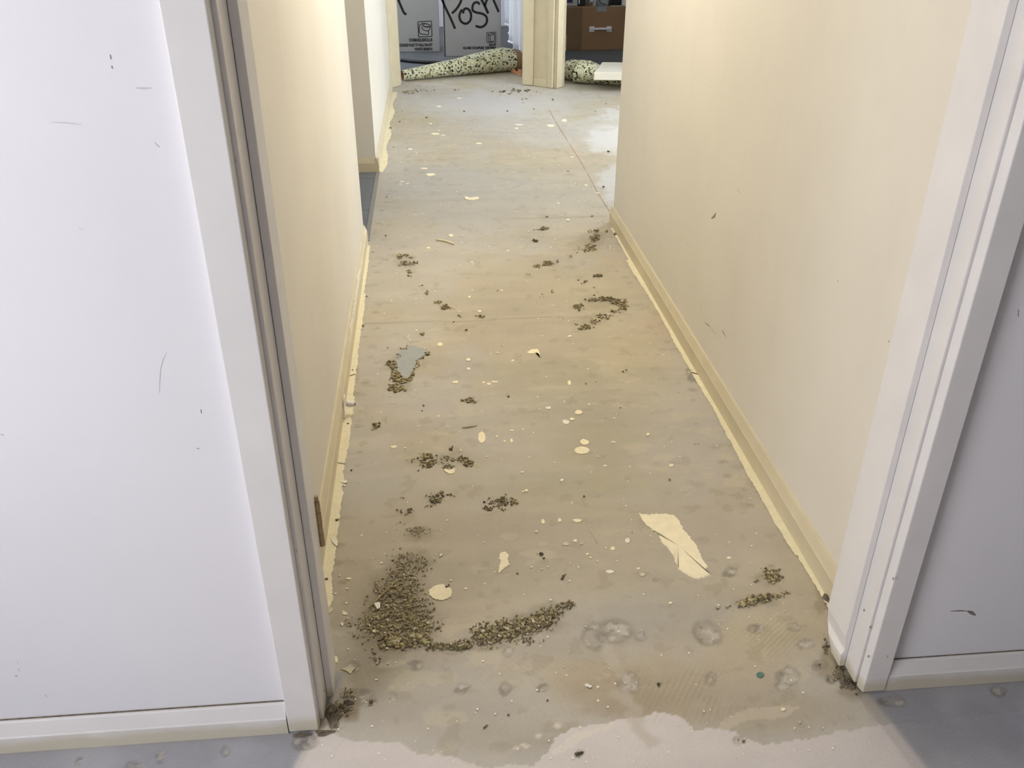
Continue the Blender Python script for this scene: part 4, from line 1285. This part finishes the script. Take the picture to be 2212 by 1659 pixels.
# orange chips heaped by the far door post
grp = 'orange chips by the far door post'
CHIP = ['blocky orange chip at the left tip of the heap by the far post', 'squat orange chip second from the left tip of the heap', 'tall orange chip in the middle of the heap by the far post',
        'orange chip touching the far door post, middle height of the heap', 'flat orange sliver at the front right of the heap', 'small orange chip at the front centre of the heap',
        'orange chip at the back of the heap, under the leaning piece', 'long orange piece leaning on top of the chip heap', 'lowest thin orange chip, nearest the camera at the far post']
for i, (u, v, z, L, w, h, ang) in enumerate(((1098, 152, 0, .055, .022, .022, -4), (1108, 155, 0, .035, .03, .024, 40), (1116, 152, .0, .03, .034, .028, 80), (1122, 156, 0, .03, .026, .022, 15), (1119, 160, 0, .045, .02, .018, -35),
                                             (1111, 158, 0, .026, .024, .018, 70), (1124, 150, 0, .03, .03, .03, 20), (1116, 147, .028, .075, .026, .018, 28), (1123, 164, 0, .03, .018, .014, -50))):
    x, y = fl(u, v)
    a = math.radians(ang); L *= 1.25; w *= 1.25; h *= 1.25; z *= 1.2
    dx, dy = np.array([math.cos(a), math.sin(a)]), np.array([-math.sin(a), math.cos(a)])
    poly = [np.array([x, y]) + dx * L * sx + dy * w * sy for sx, sy in ((-.5, -.4), (.4, -.5), (.5, .3), (.1, .5), (-.45, .45))]
    bv(prism('terracotta_chip', [tuple(p) for p in poly], z + .001, z + h, M['terracotta'], label=CHIP[i], cat='chip', group=grp), .002)


# ------------------------------------------------------------------ cartons in the far left room
def ribbon_y(pts, w, m, parent, name, Y, uv=True, taper=False):
    P3 = [np.array(on_y(u, v, Y)) for u, v in pts] if uv else [np.array((x, Y, z)) for x, z in pts]
    # smooth
    Q = []
    n = len(P3)
    for i in range(n - 1):
        p0, p1, p2, p3 = P3[max(i - 1, 0)], P3[i], P3[i + 1], P3[min(i + 2, n - 1)]
        for k in range(6 if n > 2 else 1):
            t = k / 6
            Q.append(.5 * ((2 * p1) + (-p0 + p2) * t + (2 * p0 - 5 * p1 + 4 * p2 - p3) * t * t + (-p0 + 3 * p1 - 3 * p2 + p3) * t ** 3))
    Q.append(P3[-1])
    V, F = [], []
    for i, p in enumerate(Q):
        t = Q[min(i + 1, len(Q) - 1)] - Q[max(i - 1, 0)]
        t /= np.linalg.norm(t) + 1e-9
        s = np.array([t[2], 0, -t[0]])
        V += [(p[0] + s[0] * w / 2, Y - .0015, p[2] + s[2] * w / 2), (p[0] - s[0] * w / 2, Y - .0015, p[2] - s[2] * w / 2)]
    F = [(2 * i, 2 * i + 1, 2 * i + 3, 2 * i + 2) for i in range(len(Q) - 1)]
    return link(name, V, F, m, parent)


def text_on(txt, right_uv, height, Y, parent, m, condense=.62, name='printed_text', width=None):
    cu = bpy.data.curves.new(name, 'FONT')
    cu.body = txt
    cu.align_x = 'RIGHT'
    cu.size = height * 1.38
    cu.extrude = .0004
    cu.offset = .0022
    tmp = bpy.data.objects.new('tmp', cu)
    COL.objects.link(tmp)
    dg = bpy.context.evaluated_depsgraph_get()
    me = bpy.data.meshes.new_from_object(tmp.evaluated_get(dg))
    COL.objects.unlink(tmp)
    bpy.data.objects.remove(tmp)
    xs_ = [v.co.x for v in me.vertices]
    sx = condense if width is None else width / (max(xs_) - min(xs_))
    p = on_y(*right_uv, Y)
    for v in me.vertices:
        x_, y_, z_ = v.co
        v.co = (p[0] + x_ * sx, Y - .0012 - z_, p[2] + y_)
    me.materials.clear(); me.materials.append(m)
    o = bpy.data.objects.new(name, me)
    COL.objects.link(o)
    o.parent = parent
    o.matrix_parent_inverse = parent.matrix_basis.inverted()
    return o


YL = 10.12
xr_l = on_y(949, 60, YL)[0]
cbl = empty('carton', (xr_l - .35, YL, 0), label='white toilet pan carton standing left of the hand-lettered carton', cat='box')
bv(box('carton_body', xr_l - .74, xr_l, YL, YL + .42, 0, .86, M['carton'], cbl), .006)
ribbon_y([(855, -14), (863, 6), (868, 18), (873, 28), (878, 31)], .024, M['ink'], cbl, 'marker_writing', YL)
# pictogram frame and pan drawing
ix0, _, iz0 = on_y(905, 79, YL); ix1, _, iz1 = on_y(933, 45, YL)


def ic(px, py, x0=862, y0=40, s=20.74):
    return (860 + px / s, 40 + py / s)


for seg in ([ic(885, 150), ic(1490, 110)], [ic(1490, 110), ic(1520, 800)], [ic(1520, 800), ic(920, 825)], [ic(920, 825), ic(885, 150)],
            [ic(955, 290), ic(965, 640), ic(1200, 710), ic(1360, 705), ic(1350, 545)],
            [ic(1040, 350), ic(1110, 480), ic(1200, 535), ic(1345, 545), ic(1420, 450), ic(1440, 320)],
            [ic(1080, 300), ic(1150, 245), ic(1300, 245), ic(1430, 290), ic(1435, 350), ic(1300, 385), ic(1150, 350), ic(1080, 300)],
            [ic(955, 290), ic(1010, 255), ic(1100, 225), ic(1300, 240)], [ic(1130, 340), ic(1250, 365), ic(1380, 350)]):
    ribbon_y(seg, .0085, M['print'], cbl, 'pictogram_line', YL)
h1 = .030
x_l = on_y(884, 88, YL)[0]; x_r = on_y(934, 87, YL)[0]
text_on('DOMINIQUE/SOLUS', (934, 89), h1, YL, cbl, M['print'], width=x_r - x_l)
text_on('CLOSE COUPLED BACK TO WALL PAN KIT', (934, 99.5), h1 * .92, YL, cbl, M['print'], width=(on_y(934, 99, YL)[0] - on_y(863, 101, YL)[0]) * 34 / 28)
text_on('WHITE 0500036', (934, 108.5), h1 * .92, YL, cbl, M['print'], width=on_y(934, 108, YL)[0] - on_y(895, 108, YL)[0])

YP = 9.80
xp0 = on_y(958, 40, YP)[0]; xp1 = on_y(1082, 30, YP)[0]
cbp = empty('carton', ((xp0 + xp1) / 2, YP, 0), label='white cistern carton with large handwritten Posh, behind the cone-shaped roll', cat='box')
bv(box('carton_body', xp0, xp1, YP, YP + .36, 0, .92, M['carton'], cbp), .006)


def z2(x, y):
    return (840 + x / 7.373, y / 7.373)


W_ = .0235
ribbon_y([z2(800, -110), z2(850, 0), z2(900, 120), z2(980, 285), z2(1055, 458)], W_, M['ink'], cbp, 'marker_writing', YP)
ribbon_y([z2(830, -150), z2(960, -190), z2(1100, -120), z2(1150, -10), z2(1120, 75), z2(1070, 150), z2(1005, 212)], W_, M['ink'], cbp, 'marker_writing', YP)
ribbon_y([z2(1165, 150), z2(1125, 235), z2(1135, 315), z2(1180, 365), z2(1240, 374), z2(1295, 325), z2(1310, 235), z2(1280, 160), z2(1235, 135), z2(1195, 155), z2(1182, 215)], W_, M['ink'], cbp, 'marker_writing', YP)
ribbon_y([z2(1450, 68), z2(1400, 35), z2(1350, 60), z2(1330, 125), z2(1345, 175), z2(1400, 200), z2(1490, 220), z2(1550, 265), z2(1562, 335), z2(1530, 400), z2(1460, 432), z2(1380, 412)], W_, M['ink'], cbp, 'marker_writing', YP)
ribbon_y([z2(1440, -100), z2(1480, 0), z2(1530, 100), z2(1582, 215)], W_ * 1.1, M['ink'], cbp, 'marker_writing', YP)
ribbon_y([z2(1530, 90), z2(1560, 0), z2(1610, -60), z2(1650, -40), z2(1675, 20), z2(1710, 100), z2(1748, 190)], W_ * 1.0, M['ink'], cbp, 'marker_writing', YP)
ribbon_y([(957.5, -6), (961.5, 122)], .011, M['ink'], cbp, 'edge_line', YP)


def ip(px, py):
    return (950 + px / 14.747, 50 + py / 14.747)


for seg in ([ip(1495, 300), ip(1780, 285)], [ip(1780, 285), ip(1785, 605)], [ip(1785, 605), ip(1495, 612)], [ip(1495, 612), ip(1495, 300)],
            [ip(1545, 355), ip(1560, 580), ip(1610, 590), ip(1740, 545), ip(1735, 330)], [ip(1545, 355), ip(1640, 325), ip(1735, 330)], [ip(1600, 390), ip(1610, 590)], [ip(1545, 370), ip(1600, 390), ip(1735, 345)]):
    ribbon_y(seg, .0065, M['print'], cbp, 'pictogram_line', YP)
text_on('SOLUS', ip(1785, 712), .020, YP, cbp, M['print'], width=on_y(*ip(1785, 700), YP)[0] - on_y(*ip(1565, 700), YP)[0])
text_on('CLOSE COUPLED CISTERN', ip(1785, 812), .022, YP, cbp, M['print'], width=on_y(*ip(1785, 800), YP)[0] - on_y(*ip(735, 800), YP)[0])

# black hose on the floor of the far left room
hp_ = [fl(u, v) for u, v in ((800, 128), (866, 133), (890, 136), (915, 138), (945, 139), (985, 141))]
V, F = tube_path([(x, y, .0165) for x, y in hp_], .016, 10)
link('hose', V, F, M['black'], None, True, label='black hose on the far left room floor behind the roll', cat='hose')

# hanging plastic sheeting with a raised hem, right side of the far left room
V, F = [], []
nn, mm_ = 90, 24
for i in range(nn + 1):
    t = i / nn
    y = 9.02 + .72 * t
    x = .915 - .09 * t + .026 * math.sin(t * 30) + .014 * math.sin(t * 61 + 1)
    zh = .065 + .27 * max(0, t - .03) ** 1.2
    for j in range(mm_ + 1):
        s = j / mm_
        z = zh + (2.3 - zh) * s
        xx = x + .02 * math.sin(s * 5 + t * 9) * (1 - s)
        V.append((xx, y, z))
for i in range(nn):
    for j in range(mm_):
        a = i * (mm_ + 1) + j
        F.append((a, a + 1, a + mm_ + 2, a + mm_ + 1))
shp = empty('plastic_sheet', (.86, 9.4, 0), label='white plastic sheeting hanging in folds beside the hand-lettered carton', cat='sheet')
o = link('sheet', V, F, M['sheeting'], shp, True)
md = o.modifiers.new('s', 'SOLIDIFY'); md.thickness = .003
hem = [V[i * (mm_ + 1)] for i in range(nn + 1)]
V, F = tube_path(hem[::2], .012, 8)
link('hem', V, F, M['handle'], shp, True)
box('batten', .77, .95, 9.0, 9.76, 2.3, 2.34, M['trim'], shp)
box('post', .885, .925, 8.885, 8.925, 0, 2.34, M['trim'], shp) if False else None

# ------------------------------------------------------------------ brown carton in the far right room, with things on it
YB = 10.10
bx0 = 1.36; bx1 = 2.42
zt = .438
bb = empty('carton', (1.85, YB, 0), label='brown cardboard box with a white carry handle in the far right room', cat='box')
bv(box('carton_body', bx0, bx1, YB, YB + .5, 0, zt, M['kraft'], bb), .006)
xf = on_y(1257, 60, YB)[0]
bv(box('flap', bx0 - .004, xf, YB - .005, YB - .0006, .004, zt - .004, M['kraft_dark'], bb), .001)
hx0, _, hz = on_y(1273, 63, YB); hx1 = on_y(1321, 63, YB)[0]
for ha, hb in ((hx0, hx0 + .055), (hx1 - .055, hx1)):
    bv(box('handle_plate', ha, hb, YB - .006, YB - .0006, hz - .028, hz + .028, M['handle'], bb), .004)
pts = [(hx0 + .03 + (hx1 - hx0 - .06) * t, YB - .012 - .014 * math.sin(math.pi * t), hz + .006 * math.sin(math.pi * t)) for t in np.linspace(0, 1, 12)]
V, F = tube_path(pts, .012, 10)
link('carry_handle', V, F, M['handle'], bb, True)
for hx in (hx0 + .024, hx1 - .024):
    V, F = tube_path([(hx, YB - .006, hz), (hx, YB - .013, hz), (hx, YB - .016, hz)], [.012, .012, .006], 12)
    link('rivet', V, F, M['handle'], bb, True)
tx0 = on_y(1289, 18, YB)[0]; tx1 = on_y(1311, 18, YB)[0]; tz = on_y(1300, 25, YB)[2]
V, F = join([box_geo(tx0, tx1, YB - .0025, YB - .0006, tz, zt + .001), box_geo(tx0, tx1, YB - .0025, YB + .3, zt + .0004, zt + .0016)])
link('packing_tape', V, F, M['tape'], bb, label='grey translucent tape')

# things on top of the brown box (only their lower edges show)
T0 = zt + .002
def X_(u): return on_y(u, 8, YB + .08)[0]
wc = empty('carton', (X_(1232), YB + .2, T0), label='white carton with a navy label on top of the brown box', cat='box')
bv(box('carton_body', X_(1213), X_(1247), YB + .06, YB + .24, T0, T0 + .26, M['carton'], wc), .004)
lx0, _, lz = on_y(1222, 6, YB + .06); lx1 = on_y(1237, 5, YB + .06)[0]
box('label', lx0 - .03, lx1, YB + .0575, YB + .0594, lz, lz + .12, M['navy'], wc)
bv(box('dark_box', X_(1249), X_(1264), YB + .08, YB + .2, T0, T0 + .16, M['black'], label='small black box between the white carton and the grey board', cat='box'), .004)
V, F = tube_path([(X_(1250.5), YB + .068, T0 + .02), (X_(1250.5), YB + .068, T0 + .06)], .007, 10)
link('tube', V, F, M['handle'], None, True, label='tiny white tube standing before the small black box', cat='tube')
x0, x1 = X_(1266), X_(1284)
V = [(x0, YB + .27, T0), (x0 + .06, YB + .27, T0), (x1 + .09, YB + .27, T0 + .28), (x1 + .03, YB + .27, T0 + .28)]
V += [(a, b + .07, c) for a, b, c in V]
F = [(3, 2, 1, 0), (4, 5, 6, 7), (0, 1, 5, 4), (1, 2, 6, 5), (2, 3, 7, 6), (3, 0, 4, 7)]
bv(link('board', V, F, M['grey_panel'], None, label='dark grey board leaning on top of the brown box', cat='board'), .003)
x0, x1 = X_(1279), X_(1289)
V = [(x0, YB + .035, T0), (x0 + .025, YB + .035, T0), (x1 + .03, YB + .035, T0 + .2), (x1 + .0, YB + .035, T0 + .2)]
V += [(a, b + .03, c) for a, b, c in V]
bv(link('board', V, F, M['carton'], None, label='pale strip leaning beside the grey board on the brown box', cat='board'), .003)
tb = empty('plastic_tub', (X_(1303), YB + .15, T0), label='milky plastic tub on top of the brown box', cat='tub')
V, F = [], []
cx_, cy_ = X_(1304), YB + .165
for z, s in ((0, .78), (.02, .84), (.16, 1.0), (.17, 1.05), (.185, 1.05)):
    for k in range(28):
        a = 2 * math.pi * k / 28
        ca, sa = math.cos(a), math.sin(a)
        V.append((cx_ + .078 * s * math.copysign(abs(ca) ** .45, ca), cy_ + .08 * s * math.copysign(abs(sa) ** .45, sa), T0 + z))
for i in range(4):
    for k in range(28):
        F.append((i * 28 + k, i * 28 + (k + 1) % 28, (i + 1) * 28 + (k + 1) % 28, (i + 1) * 28 + k))
F += [tuple(range(28))[::-1], tuple(4 * 28 + k for k in range(28))]
link('tub_body', V, F, M['tub'], tb)
V, F = tube_path([(cx_ - .074, cy_ - .083, T0 + .155), (cx_ - .04, cy_ - .09, T0 + .03), (cx_ + .02, cy_ - .082, T0 + .01)], .004, 6)
link('rim_strip', V, F, M['black'], tb, True)
bv(box('toolbox', X_(1323), X_(1343), YB + .09, YB + .3, T0, T0 + .2, M['black'], label='black plastic case at the right end of the brown box top', cat='case'), .008)
dirt = [(X_(1318), YB + .03), (X_(1340), YB + .02), (X_(1344), YB + .05), (X_(1325), YB + .06)]
prism('paper_scrap', dirt, T0, T0 + .006, M['carton_side'], label='flat pale paper scrap before the black plastic case', cat='paper')
V, F = [], []
for z, r in ((0, .035), (.01, .04), (.06, .04), (.07, .03), (.12, .03)):
    for k in range(20):
        a = 2 * math.pi * k / 20
        V.append((X_(1350) + r * math.cos(a), YB + .07 + r * math.sin(a), T0 + z))
for i in range(4):
    for k in range(20):
        F.append((i * 20 + k, i * 20 + (k + 1) % 20, (i + 1) * 20 + (k + 1) % 20, (i + 1) * 20 + k))
F += [tuple(range(20))[::-1], tuple(80 + k for k in range(20))]
link('bottle', V, F, M['handle'], None, label='small white bottle at the far right edge of the brown box top', cat='bottle')

# ------------------------------------------------------------------ corridor ceiling lamp (out of frame, casts the warm light)
cl_ = empty('ceiling_lamp', (.5, 3.5, WH), label='round opal ceiling lamp over the corridor, above the frame', cat='lamp')
V, F = tube_path([(.5, 3.5, WH - .03), (.5, 3.5, WH - .001)], [.13, .13], 32)
link('lamp_base', V, F, M['trim'], cl_)
V, F = tube_path([(.5, 3.5, WH - .12), (.5, 3.5, WH - .11), (.5, 3.5, WH - .06), (.5, 3.5, WH - .031)], [.05, .09, .12, .12], 32)
link('lamp_glass', V, F, M['lamp_glass'], cl_, True)
